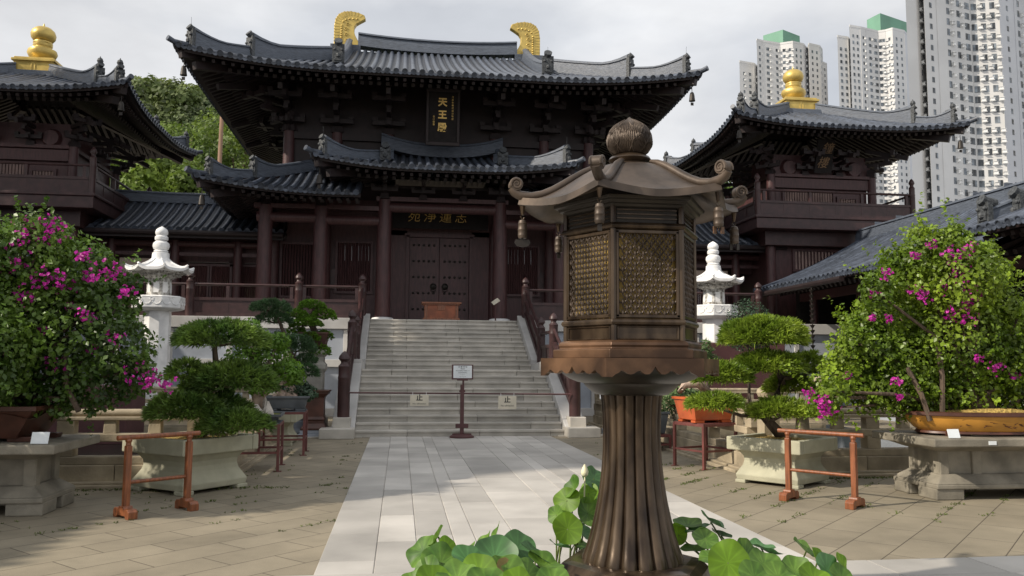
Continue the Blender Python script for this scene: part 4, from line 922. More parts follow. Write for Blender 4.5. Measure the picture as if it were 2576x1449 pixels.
# tray with a cusped lower edge
m = MB(); Rt = .56; cus = []
for k in range(33):
    u = k/32; s_ = abs(u-.5)*2; d = .105
    d -= .001
    ph = (s_/.84)*2.5
    if s_ < .84: d = .060+.030*abs(math.sin(ph*PI))**.8-(.014*max(0, 1-s_*9))
    cus.append((u, d))
for i in range(6):
    a0, a1 = HX[i], HX[(i+1) % 6]; A = Vector((LX+Rt*math.cos(a0), LY+Rt*math.sin(a0), 1.645)); B = Vector((LX+Rt*math.cos(a1), LY+Rt*math.sin(a1), 1.645)); C = Vector((LX, LY, 1.645)); n = ((A+B)/2-C).normalized()
    poly = [A, B]+[A+(B-A)*u-Vector((0, 0, d)) for u, d in cus[::-1]]
    m.extr([p-n*.03 for p in poly], n*.03)
hexring(m, [(.54, 1.60), (.54, 1.643)]); obj('tray', m, bronze_t, lan, fix=True)
m = MB(); hexring(m, [(.485, 1.645), (.485, 1.695), (.45, 1.70), (.445, 1.705), (.452, 1.72), (.448, 1.735), (.43, 1.745), (.412, 1.75)]); obj('step_moulding', m, bronze_t, lan, bevel=.004, fix=False)
m = MB(); hexring(m, [(.405, 1.745), (.405, 1.835)]); obj('lower_panel', m, bronze, lan, fix=False)
m = MB(); hexring(m, [(.41, 1.83), (.43, 1.838), (.437, 1.85), (.43, 1.865), (.412, 1.872)]); obj('belt_moulding', m, bronze, lan, bevel=.003, fix=False)
m = MB(); hexring(m, [(.412, 2.385), (.432, 2.392), (.438, 2.405), (.43, 2.42), (.412, 2.425)]); obj('belt_moulding', m, bronze, lan, bevel=.003, fix=False)
m = MB()
for a in HX: m.tube([(LX+.405*math.cos(a), LY+.405*math.sin(a), 1.745), (LX+.405*math.cos(a), LY+.405*math.sin(a), 2.53)], .017, 6)
obj('corner_posts', m, bronze, lan, smooth=50, fix=False)
m = MB(); hexring(m, [(.36, 1.80), (.36, 2.52)]); obj('inner_drum', m, gilt_in, lan, fix=False)
pat = []                                       # scale lattice of one panel in its own plane: x along, z up
Wp, z0p, z1p = .345, 1.895, 2.365; cw = Wp/7; rh = .0312
for i in range(6):
    am = HX[i]+PI/6; ap = .405*math.cos(PI/6); T = Matrix.Translation((LX, LY, 0)) @ Matrix.Rotation(am+PI/2, 4, 'Z')
    f = MB(T)
    for x in (-.178, .178): f.box((x, -ap, 2.128), (.018, .022, .50))
    for z in (1.885, 2.372): f.box((0, -ap, z), (.374, .022, .02))
    for z0, z1 in ((1.755, 1.825),):
        for x in (-.178, .178): f.box((x, -ap-.002, (z0+z1)/2), (.012, .016, z1-z0))
        for z in (z0, z1): f.box((0, -ap-.002, z), (.368, .016, .008))
    pf = obj('panel_frame', f, bronze, lan, bevel=.003, seg=1)
    q = MB(T); rows = int((z1p-z0p)/rh)
    for r_ in range(rows):
        zc = z0p+(r_+.5)*rh; sh = cw/2 if r_ % 2 else 0
        for c_ in range(7 if r_ % 2 == 0 else 8):
            xc = -Wp/2+cw*(c_+.5)-sh
            if abs(xc) > Wp/2-.004: continue
            arc = [(xc+cw*.5*math.cos(PI+PI*t/6), -ap+.004, zc+rh*.62+rh*1.15*math.sin(PI+PI*t/6)) for t in range(7)]
            q.tube(arc, .0056, 4, cap=False)
            q.lathe((xc, -ap-.002, zc-rh*.28), [(.001, -.012), (.007, -.004), (.008, .003), (.004, .010), (.001, .014)], 5, cap=False)
            q.beam((xc-.009, -ap+.004, zc+.014), (xc, -ap+.0, zc-.004), .004, .004); q.beam((xc+.009, -ap+.004, zc+.014), (xc, -ap, zc-.004), .004, .004)
    la = obj('lattice_panel', q, bronze_l, smooth=50, fix=False); la.parent = pf
    v = MB(T)
    v.box((0, -.39*math.cos(PI/6), 2.475), (.36, .01, .10)); vo = obj('vent_panel', v, bronze_d, fix=False); vo.parent = pf
    v = MB(T)
    for z in (2.45, 2.475, 2.5): v.box((0, -ap+.004, z), (.36, .012, .007))
    vo = obj('vent_bars', v, bronze, fix=False); vo.parent = pf
m = MB(); hexring(m, [(.40, 2.51), (.42, 2.518), (.425, 2.53), (.45, 2.535), (.455, 2.55), (.48, 2.556), (.485, 2.575), (.47, 2.58)]); obj('cornice', m, bronze_d, lan, bevel=.003, fix=False)
# roof shell: each of six sides sags between raised corners
def lroof(ang, t, off=0.):
    """t = 0 crown .. 1 eave"""
    k = (ang/(PI/3)) % 1; mid = 1-abs(2*k-1)            # 0 at a corner, 1 at mid side
    hexr = math.cos(PI/6)/math.cos((ang % (PI/3))-PI/6)
    w = t**2; rr = (.145*(1-t)+(.66)*t); rad = rr*((1-w)*1+w*hexr)*(1+.05*(1-mid)*w)
    z = 2.832-.255*(.88*(3*t*t-2*t**3)+.12*t); z += .045*(1-mid)**2*t**4
    return (LX+rad*math.cos(ang), LY+rad*math.sin(ang), z+off)
m = MB(); NA = 72
for off, sgn in ((0, 1), (-.035, -1)):
    rings = [[m.v(lroof(2*PI*a/NA, t/12, off*min(1, t/4))) for a in range(NA)] for t in range(13)]
    for A_, B_ in zip(rings, rings[1:]):
        for a in range(NA): j = (a+1) % NA; m.f(A_[a], B_[a], B_[j], A_[j]) if sgn > 0 else m.f(A_[a], A_[j], B_[j], B_[a])
    if sgn > 0: top_r = rings[-1]
    else: low_r = rings[-1]
fa = [m.v((lambda p: (p[0]+.012*math.cos(2*PI*a/NA), p[1]+.012*math.sin(2*PI*a/NA), p[2]-.044))(lroof(2*PI*a/NA, 1))) for a in range(NA)]
for a in range(NA): j = (a+1) % NA; m.f(top_r[a], fa[a], fa[j], top_r[j]); m.f(fa[a], low_r[a], low_r[j], fa[j])
obj('roof', m, bronze_l, lan, smooth=45, fix=False)
tips = []
for a in HX:
    P = [Vector(lroof(a, t, .012)) for t in (.06, .16, .28, .4, .52, .64, .76, .88, 1.0)]; d = Vector((math.cos(a), math.sin(a), 0)); e = P[-1]
    m = MB(); m.tube(P+[e+d*.03+Vector((0, 0, .018)), e+d*.05+Vector((0, 0, .045))], [.012, .018, .023, .025, .026, .026, .026, .028, .03, .03, .028], 8)
    c = e+d*.022+Vector((0, 0, .066)); s_ = d.cross(Vector((0, 0, 1)))
    sp = []; rs = []
    for t in range(26):
        th = -.4+t*.46; r_ = .037*(1-t/30); sp.append(c+d*r_*math.cos(th)+Vector((0, 0, r_*math.sin(th)))); rs.append(.0098*(1-t/45))
    wdt = .030
    for sgn in (-1, 1): m.tube([p+s_*sgn*wdt for p in sp], rs, 6, upv=tuple(s_))
    m.tube([c-s_*wdt, c-s_*wdt*.98, c+s_*wdt*.98, c+s_*wdt], [.034, .039, .039, .034], 20); obj('corner_scroll', m, bronze_l, lan, smooth=50, fix=False)
    tips.append(Vector(lroof(a, .97, -.05)))
m = MB(); m.lathe((LX, LY, 0), [(.21, 2.818), (.17, 2.832), (.135, 2.838), (.112, 2.846), (.108, 2.854), (.124, 2.864), (.132, 2.878), (.124, 2.893), (.105, 2.902), (.09, 2.91)], 40); obj('neck_ring', m, bronze, lan, smooth=40, fix=False)
prb = [(r*.94, z-.028) for r, z in [(.09, 2.936), (.118, 2.955), (.14, 2.99), (.147, 3.025), (.142, 3.06), (.122, 3.10), (.092, 3.13), (.055, 3.15), (.022, 3.168), (.002, 3.185)]]
m = MB(); m.lathe((LX, LY, 0), prb, 48); bu = obj('lotus_bud', m, bronze_l, lan, smooth=50, fix=False)
def rb(z):
    for (r0, z0), (r1, z1) in zip(prb, prb[1:]):
        if z0 <= z <= z1: return r0+(r1-r0)*(z-z0)/(z1-z0)
    return .01
m = MB()                                      # two rows of ribbed petals laid over the bud
for row_, (zb, zt, nP, sh) in enumerate(((2.915, 3.02, 9, 0), (2.97, 3.07, 9, .5), (3.02, 3.135, 9, 0))):
    for k in range(nP):
        a0 = 2*PI*(k+sh)/nP
        for j in range(-4, 5):
            u = j/4.; pts = []
            zt_ = zt-(zt-zb)*.35*abs(u)**2.5
            for i in range(7):
                t = i/6; z = zb+(zt_-zb)*t; wv = (PI/nP)*.97*u*math.sin(PI*(.18+.62*t))**.7; r_ = rb(z)+.0015+.004*t; pts.append((LX+r_*math.cos(a0+wv), LY+r_*math.sin(a0+wv), z))
            m.tube(pts, .0028 if abs(u) < .95 else .0045, 4, cap=False)
po = obj('petal_ribs', m, bronze_l, smooth=60, fix=False); po.parent = bu
desc = {0: 'small bronze bell under the right lantern roof corner, nearly black in shade', 5: 'small bronze bell with tawny clapper fins under the front right lantern roof corner', 4: 'small bronze bell hanging under the front left lantern roof corner, before the lattice', 3: 'small bronze bell with a cloud shaped clapper plate at the far left lantern roof corner', 2: 'small bronze bell hanging behind the lattice at the back left lantern roof corner', 1: 'small bronze bell at the rear right lantern roof corner, hidden behind the lantern'}
for k, p in enumerate(tips):
    zz = p.z-.14; t = thing('wind_bell', (p.x, p.y, zz-.15), desc[k], 'bell', 'wind bells of the bronze lantern')
    m = MB(); m.tube([p, p-Vector((0, 0, .055))], [.018, .008], 8); m.tube([p-Vector((0, 0, .05)), p-Vector((.012, 0, .065)), p-Vector((0, 0, .085)), p-Vector((-.01, 0, .07))], .004, 5); obj('hook', m, bronze, t, fix=False)
    fl = lambda q, z: 1.0
    m = MB(); m.lathe((p.x, p.y, p.z-.185), [(.0245, -.012), (.0275, 0), (.029, .006), (.028, .009), (.028, .035), (.0292, .037), (.0292, .041), (.0278, .043), (.0262, .075), (.0275, .077), (.0255, .08), (.022, .095), (.009, .101)], 20)
    obj('bell_body', m, bronze_l, t, smooth=40, fix=False)
    m = MB(); m.tube([(p.x, p.y, p.z-.17), (p.x, p.y, p.z-.215)], .003, 4)
    if k in (3, 4, 2, 1): m.extr([(p.x+u, p.y-.003, p.z-.225+w) for u, w in ((-.05, .0), (-.035, -.02), (0, -.028), (.035, -.02), (.05, .0), (.04, .02), (.018, .018), (0, .03), (-.018, .018), (-.04, .02))], (0, .006, 0)) if k == 3 else m.box((p.x, p.y, p.z-.215), (.024, .006, .045))
    else:
        for u in (-.022, .022): m.box((p.x+u, p.y, p.z-.215), (.026, .006, .04), rz=.5)
    obj('clapper', m, bronze_t if k == 5 else bronze_d, t, fix=False)

# ------------------------------------------------------------------ lotus tubs round the lantern
def lotus_leaf(mb, c, r, n, wav, cup):
    T = Matrix.Translation(c) @ Vector((0, 0, 1)).rotation_difference(Vector(n).normalized()).to_matrix().to_4x4(); ph = random.uniform(0, 6.3); p2 = random.uniform(0, 6.3); mb.T = T
    NA, NR = 44, 6; ctr = mb.v((0, 0, -r*.10)); prev = None
    for k in range(1, NR+1):
        t = k/NR; ring = []
        for a in range(NA):
            th = 2*PI*a/NA; rr = r*t*(1+.05*math.sin(2*th+ph)+.035*math.sin(5*th+p2)*t); z = cup*r*t*t-r*.10*(1-t)+wav*r*t**3*(math.sin(3*th+ph)*.7+.5*math.sin(5*th+p2))
            mb.cur = (.85 if a % 4 == 0 else .42+.1*math.sin(a))*(1-.15*t); ring.append(mb.v((rr*math.cos(th), rr*math.sin(th), z)))
        if prev is None:
            for a in range(NA): mb.f(ctr, ring[a], ring[(a+1) % NA])
        else:
            for a in range(NA): j = (a+1) % NA; mb.f(prev[a], ring[a], ring[j], prev[j])
        prev = ring
    mb.T = None
def lotus(cx, cy, r, h, label, L_):
    t = thing('lotus_tub', (cx, cy, 0), label, 'potted lotus', 'lotus tubs round the lantern')
    m = MB(); m.lathe((cx, cy, 0), [(r*.7, 0), (r*.95, h*.5), (r, h*.85), (r*1.08, h*.9), (r*1.08, h), (r*.96, h), (r*.9, h*.8)], 32, cap=False); obj('basin', m, pot_blk, t, smooth=40, fix=False)
    m = MB(); m.lathe((cx, cy, h*.8), [(.001, .001), (r*.9, 0)], 32, cap=False); obj('water', m, water, t, fix=False)
    for (px, py, Y, rad, n, mt) in L_:
        d = px_dir(px, py+(14 if px < 1395 else 0)); s_ = Y/d.y; p = Vector((d.x*s_, Y, 1.6+d.z*s_))
        m = MB(); rad *= .76; lotus_leaf(m, p, rad, n, random.uniform(.06, .17), random.uniform(-.05, .25)); lf = obj('leaf', m, mt, t, smooth=True, fix=False)
        b = Vector((cx+(p.x-cx)*.45+random.uniform(-.05, .05), cy+(p.y-cy)*.45, h*.8)); q = (p+b)/2+Vector((random.uniform(-.03, .03), 0, .04)); mm = MB(); mm.tube([b, q, p-Vector(n).normalized()*rad*.1], [.006, .0055, .005], 6); so_ = obj('stem', mm, stem_m, smooth=True, fix=False); so_.parent = lf
    return t
U, Y_, K_, O_ = lotus_u, lotus_y, lotus_k, lotus_o
lotus(.62, 4.55, .30, .24, 'lotus tub left of the lantern foot with wide green leaves', [
    (1062, 1372, 4.6, .125, (-.5, -.5, .6), U), (1100, 1335, 4.62, .09, (-.9, .2, .5), U), (1125, 1365, 4.55, .085, (.6, -.6, .6), Y_), (1075, 1425, 4.4, .11, (-.6, -.6, .7), U), (1110, 1400, 4.45, .14, (.1, -.75, .6), U), (1180, 1395, 4.4, .13, (.3, -.5, .8), K_),
    (1245, 1385, 4.65, .16, (0, -.75, .7), K_), (1305, 1365, 4.75, .14, (.25, -.8, .55), K_), (1215, 1360, 4.8, .12, (-.75, 0, .6), U), (1205, 1425, 4.2, .13, (-.2, -.7, .7), Y_), (1275, 1425, 4.25, .14, (.2, -.7, .7), U), (1150, 1440, 4.1, .13, (-.2, -.5, .85), U), (1040, 1455, 4.2, .10, (-.4, -.7, .6), U),
    (1330, 1430, 4.3, .12, (.4, -.6, .7), U), (1270, 1410, 4.28, .06, (.3, -.6, .4), O_), (1370, 1405, 4.5, .13, (.3, -.3, .9), U), (1245, 1330, 4.85, .10, (-.8, .1, .4), U), (1350, 1375, 4.6, .13, (.5, -.1, .9), K_), (1160, 1365, 4.7, .10, (-.1, .1, 1), U), (1390, 1445, 4.2, .12, (0, -.5, .8), U), (1090, 1450, 4.1, .12, (.2, -.6, .7), Y_), (1225, 1455, 4.0, .14, (0, -.6, .8), U), (1310, 1455, 4.0, .12, (.3, -.6, .8), Y_)])
lt = lotus(1.02, 5.4, .30, .24, 'tall lotus tub behind the lantern shaft with raised leaves and one closed bud', [
    (1425, 1258, 5.4, .12, (-.5, -.7, .4), Y_), (1442, 1225, 5.42, .10, (-.85, -.3, .5), U), (1398, 1295, 5.35, .085, (-.8, -.6, .2), U), (1428, 1330, 5.25, .13, (-.1, -.95, .35), Y_), (1480, 1290, 5.4, .13, (.3, -.8, .5), U), (1495, 1203, 5.5, .115, (.35, -.75, .45), K_), (1465, 1335, 5.4, .10, (.5, -.5, .7), K_), (1460, 1375, 5.4, .12, (.3, -.2, .9), U), (1500, 1250, 5.55, .12, (.2, -.6, .7), U), (1410, 1372, 5.2, .11, (.3, .1, .9), K_), (1480, 1240, 5.45, .10, (-.5, -.6, .6), Y_)])
d = px_dir(1471, 1185); p = Vector((d.x*5.45/d.y, 5.45, 1.6+d.z*5.45/d.y)); m = MB(); m.lathe(p, [(.004, -.04), (.022, -.025), (.026, -.005), (.018, .02), (.004, .045)], 10); m.tube([(1.1, 5.4, .2), p-Vector((.005, 0, .25)), p-Vector((0, 0, .04))], .005, 6); obj('flower_bud', m, bud_m, lt, smooth=50, fix=False)
lotus(2.28, 4.62, .30, .24, 'lotus tub right of the lantern foot with one big bright leaf', [
    (1832, 1415, 4.35, .155, (-.1, -.95, .35), Y_), (1790, 1310, 5.0, .13, (.55, -.1, .8), K_), (1760, 1330, 4.95, .12, (-.3, .2, .9), K_), (1730, 1320, 5.05, .12, (0, -.2, 1), U), (1775, 1355, 4.8, .11, (0, -.5, .8), U), (1880, 1395, 4.6, .13, (.5, -.6, .6), U), (1915, 1375, 4.75, .105, (.15, -.1, 1), K_), (1940, 1390, 4.7, .10, (.3, .1, .9), K_), (1925, 1420, 4.5, .14, (.2, -.6, .8), U), (2030, 1385, 4.8, .13, (.55, -.2, .8), U), (2060, 1410, 4.7, .11, (.6, -.5, .6), Y_), (2125, 1430, 4.6, .12, (.7, -.6, .4), Y_), (2085, 1435, 4.55, .13, (.4, -.8, .4), K_), (2000, 1435, 4.5, .12, (0, -.6, .8), U), (1960, 1450, 4.3, .12, (.1, -.6, .8), U), (1790, 1400, 4.55, .10, (-.3, -.2, .9), U), (1860, 1370, 4.8, .10, (.2, .1, .9), U), (1745, 1380, 4.9, .10, (-.1, -.1, 1), U), (2120, 1455, 4.4, .11, (.3, -.7, .6), U), (2050, 1455, 4.3, .12, (.2, -.6, .8), Y_), (1900, 1450, 4.2, .12, (.2, -.7, .6), U), (1705, 1345, 5.0, .09, (-.6, -.6, .4), Y_), (1815, 1345, 5.0, .09, (.4, .2, .9), K_)])
def D(px, py, Y):
    d = px_dir(px, py); s = Y/d.y; return Vector((d.x*s, Y, 1.6+d.z*s))
# ------------------------------------------------------------------ white marble lanterns
def marble(x, y, label):
    t = thing('stone_lantern', (x, y, 0), label, 'stone lantern', 'white marble lanterns'); P = PI/8
    m = MB(); m.lathe((x, y, 0), [(.60, 0), (.60, .3), (.5, .34), (.46, .5), (.365, .54), (.355, 3.06)], 8, P); obj('shaft', m, white_st, t, bevel=.01, fix=False)
    m = MB(); m.lathe((x, y, 0), [(.36, 3.05), (.5, 3.07), (.66, 3.11), (.70, 3.14), (.71, 3.44), (.68, 3.47), (.40, 3.48)], 8, P)
    tb = obj('table', m, white_st, t, bevel=.012, fix=False); m = MB()
    for k in range(8):
        a = k*PI/4; T = Matrix.Translation((x, y, 0)) @ Matrix.Rotation(a+PI/2, 4, 'Z'); m.T = T; ap = .705*math.cos(P)
        for sg in (-1, 1): m.tube([(sg*(.13-.13*math.cos(q*PI/6))+0, -ap-.003, 3.36-.14*math.sin(q*PI/6)) for q in range(7)], .012, 5)
        m.tube([(.05*math.cos(q*PI/5), -ap-.003, 3.37+.05*math.sin(q*PI/5)) for q in range(11)], .011, 5); m.tube([(-.25, -ap, 3.43), (.25, -ap, 3.43)], .012, 5)
    rl = obj('carved_swags', m, white_st, smooth=60, fix=False); rl.parent = tb
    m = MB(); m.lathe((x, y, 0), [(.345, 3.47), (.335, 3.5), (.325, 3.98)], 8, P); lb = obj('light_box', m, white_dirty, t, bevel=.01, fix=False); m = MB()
    for k in range(8):
        m.T = Matrix.Translation((x, y, 0)) @ Matrix.Rotation(k*PI/4+PI/2, 4, 'Z'); ap = .33*math.cos(P)
        m.box((0, -ap, 3.72), (.14, .012, .3)); m.tube([(-.08, -ap-.004, 3.62), (-.08, -ap-.004, 3.8), (0, -ap-.004, 3.86), (.08, -ap-.004, 3.8), (.08, -ap-.004, 3.62)], .008, 5)
    o = obj('carved_panels', m, white_st, smooth=50, fix=False); o.parent = lb
    m = MB(); m.lathe((x, y, 0), [(.33, 3.96), (.40, 4.0), (.46, 4.02), (.5, 4.08), (.6, 4.1), (.66, 4.16), (.74, 4.18), (.80, 4.24)], 8, P)
    for r, z, n in ((.70, 4.14, 56), (.78, 4.205, 64), (.55, 4.065, 44)):
        for k in range(n):
            a = 2*PI*k/n; h = math.cos(P)/math.cos(((a-P) % (PI/4))-P); m.box((x+r*h*math.cos(a), y+r*h*math.sin(a), z), (.05, .034, .045), rz=a)
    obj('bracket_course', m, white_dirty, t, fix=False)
    m = MB(); NA = 64
    def rf(a, q, o=0):
        k = (a-P)/(PI/4) % 1; mid = 1-abs(2*k-1); h = math.cos(P)/math.cos(((a-P) % (PI/4))-P); r = .22+(.67)*q; r *= (1-q**2)+q**2*h*1.02
        return (x+r*math.cos(a), y+r*math.sin(a), 4.53-.36*q**.75+.06*q**6+.09*(1-mid)**4*q**5+o)
    rings = [[m.v(rf(P+2*PI*a/NA, q/8)) for a in range(NA)] for q in range(9)]+[[m.v(rf(P+2*PI*a/NA, 1, -.075)) for a in range(NA)], [m.v(rf(P+2*PI*a/NA, .7, -.12)) for a in range(NA)]]
    for A_, B_ in zip(rings, rings[1:]):
        for a in range(NA): j = (a+1) % NA; m.f(A_[a], B_[a], B_[j], A_[j])
    for k in range(8):
        a = P+k*PI/4; m.tube([rf(a, q/8, .012) for q in range(9)], [.02, .022, .024, .026, .028, .03, .032, .034, .03], 6)
    obj('roof', m, white_st, t, smooth=40, fix=False)
    m = MB(); m.lathe((x, y, 0), [(.25, 4.5), (.235, 4.53), (.225, 4.70), (.17, 4.72), (.20, 4.745), (.18, 4.77), (.16, 4.785), (.20, 4.82), (.228, 4.90), (.215, 4.98), (.15, 5.04), (.13, 5.06), (.17, 5.07), (.178, 5.10), (.178, 5.16), (.15, 5.19), (.13, 5.20), (.165, 5.24), (.172, 5.30), (.15, 5.37), (.09, 5.42), (.01, 5.47)], 28); obj('finial', m, white_st, t, smooth=35, fix=False)
marble(AX-8.15, 24.2, 'white marble lantern left of the stair, in bluish shade')
marble(AX+8.15, 24.2, 'white marble lantern right of the bronze lantern, bright in the sun')

# ------------------------------------------------------------------ pond balustrades
def balustrade(p, q, label, posts_=True):
    p, q = Vector((*p, 0)), Vector((*q, 0)); l = (q-p).length; d = (q-p)/l; t = thing('stone_balustrade', tuple(p), label, 'balustrade'); rz = math.atan2(d.y, d.x); T = rotz(p, rz)
    m = MB(T); a = 0
    while a < l-.05:
        b = min(a+random.choice([1.2, 1.5, 1.7]), l); m.cur = random.random(); m.b2(a+.004, b-.004, -.14, .14, .04, .28); a = b
    m.cur = .6; m.b2(-.1, l+.1, -.34, .3, -.05, .045); m.cur = .45; m.b2(-.1, l+.1, -.26, .25, .04, .075)
    obj('plinth', m, warm_st, t, bevel=.012)
    m = MB(T); m.cur = .5; m.b2(0, l, -.11, .11, .28, .385); m.cur = .65; m.b2(0, l, -.10, .10, .575, .68); m.cur = .4; m.b2(0, l, -.085, .085, .85, .90); obj('beams', m, warm_st, t, bevel=.012)
    m = MB(T); m.tube([(0, 0, .945), (l, 0, .945)], .052, 12); obj('handrail', m, warm_st, t, smooth=40)
    n = max(1, round(l/1.55))
    def bal(*a, **k): m = MB(T); m.cur = random.random(); m.box(*a, **k); obj('baluster', m, warm_st, t, bevel=.01)
    for k in range(n+1):
        bal((k*l/n, 0, .48), (.22, .2, .19))
        if k < n:
            for e in (.33, .67): bal(((k+e)*l/n, 0, .765), (.17, .13, .18), taper=.9)
        bal((k*l/n, 0, .765), (.22, .15, .18))
    if posts_:
        for u in (0, l):
            c = T @ Vector((u, 0, 0)); m = MB(); m.box((c.x, c.y, .54), (.24, .24, 1.08), rz=rz); m.lathe((c.x, c.y, 1.06), [(.10, 0), (.07, .03), (.07, .06), (.14, .1), (.165, .16), (.15, .21), (.09, .25), (.02, .28), (.005, .31)], 18, flute=lambda k, z: 1+.03*math.cos(k*PI/1.5)); obj('corner_post', m, warm_st, t, smooth=35, fix=False)
XR, XL = AX+4.05, AX-4.05
balustrade((XR, 11.75), (XR+6.6, 11.95), 'stone balustrade across the right pond, behind the planters')
balustrade((XR-.05, 22.2), (XR-.05, 12.2), 'stone balustrade running along the right pond towards the stair', False)
balustrade((XR+.3, 22.6), (XR+6.6, 22.6), 'farther stone balustrade beyond the right pond')
balustrade((XL-6.6, 11.6), (XL, 11.6), 'sunlit stone balustrade across the left pond, behind the left railing')
balustrade((XL+.05, 12.1), (XL+.05, 22.2), 'stone balustrade along the left pond behind the bonsai stands')
balustrade((XL-6.6, 22.6), (XL-.3, 22.6), 'farther stone balustrade beyond the left pond, under the white lantern')
for sx in (-1, 1):
    m = MB(); m.b2(*sorted((AX+sx*4.2, AX+sx*10.4)), 12.2, 22.3, .0, .02); tag(obj('pond_water', m, water), kind='structure')
    m = MB(); m.b2(*(sorted((AX+sx*6.7, AX+sx*8.9)) if sx < 0 else (AX+6.6, AX+9.8)), *((17.2, 18.4) if sx < 0 else (22.9, 23.5)), 0, 1.15 if sx < 0 else 2.3)
    tag(obj('pond_tank', m, maroon, bevel=.03), 'maroon boxed lotus tank standing in the left pond' if sx < 0 else 'maroon boarded box behind the right pond, in front of the marble lantern', 'tank')

# ------------------------------------------------------------------ stone pedestals, pots and bougainvilleas
def card(x, y, z, rz, label, s=.2):
    T = rotz((x, y, z), rz) @ Matrix.Rotation(R(-18), 4, 'X'); m = MB(T); m.box((0, 0, s*.36), (s, .006, s*.72)); m.box((0, .03, s*.2), (s*.2, .06, .004)); c = tag(obj('name_card', m, plate), label, 'card')
    return c
def pedestal(sx, label):
    cx = AX+sx*6.05; t = thing('stone_pedestal', (cx, 9.75, 0), label, 'pedestal')
    def B(m, x0, x1, y0, y1, z0, z1): m.b2(*sorted((AX+sx*x0, AX+sx*x1)), y0, y1, z0, z1)
    def fr(x0, x1, y0, y1, z0, X0, X1, Y0, Y1, z1, m):
        a, b = sorted((AX+sx*x0, AX+sx*x1)); A_, B_ = sorted((AX+sx*X0, AX+sx*X1)); m.hexa([(a, y0, z0), (b, y0, z0), (b, y1, z0), (a, y1, z0), (A_, Y0, z1), (B_, Y0, z1), (B_, Y1, z1), (A_, Y1, z1)])
    m = MB()
    for a, b in ((5.08, 5.45), (6.75, 7.12)): B(m, a, b, 9.38, 9.75, 0, .14); B(m, a, b, 9.9, 10.25, 0, .14)
    B(m, 5.08, 7.12, 9.36, 10.27, .13, .19); fr(5.08, 7.12, 9.36, 10.27, .19, 5.22, 6.98, 9.48, 10.14, .30, m); obj('footing', m, ped_st, t, bevel=.015)
    m = MB(); B(m, 5.26, 6.94, 9.53, 10.1, .29, .60)
    for x in (5.22, 5.66, 6.5, 6.86): B(m, x, x+.12, 9.49, 9.6, .29, .60); B(m, x, x+.12, 10.03, 10.13, .29, .6)
    for y in (9.5, 10.0): B(m, 5.21, 5.33, y, y+.12, .29, .60)
    obj('waist', m, ped_st, t, bevel=.012)
    m = MB(); fr(5.2, 7.0, 9.45, 10.16, .58, 5.0, 7.2, 9.25, 10.35, .66, m); B(m, 4.90, 7.3, 9.12, 10.45, .66, .76); obj('table_slab', m, ped_st, t, bevel=.015)
    return t
pedestal(-1, 'dark stone pedestal at the left edge under the brown bougainvillea pot'); pedestal(1, 'carved stone pedestal at the right edge under the yellow bougainvillea pot')
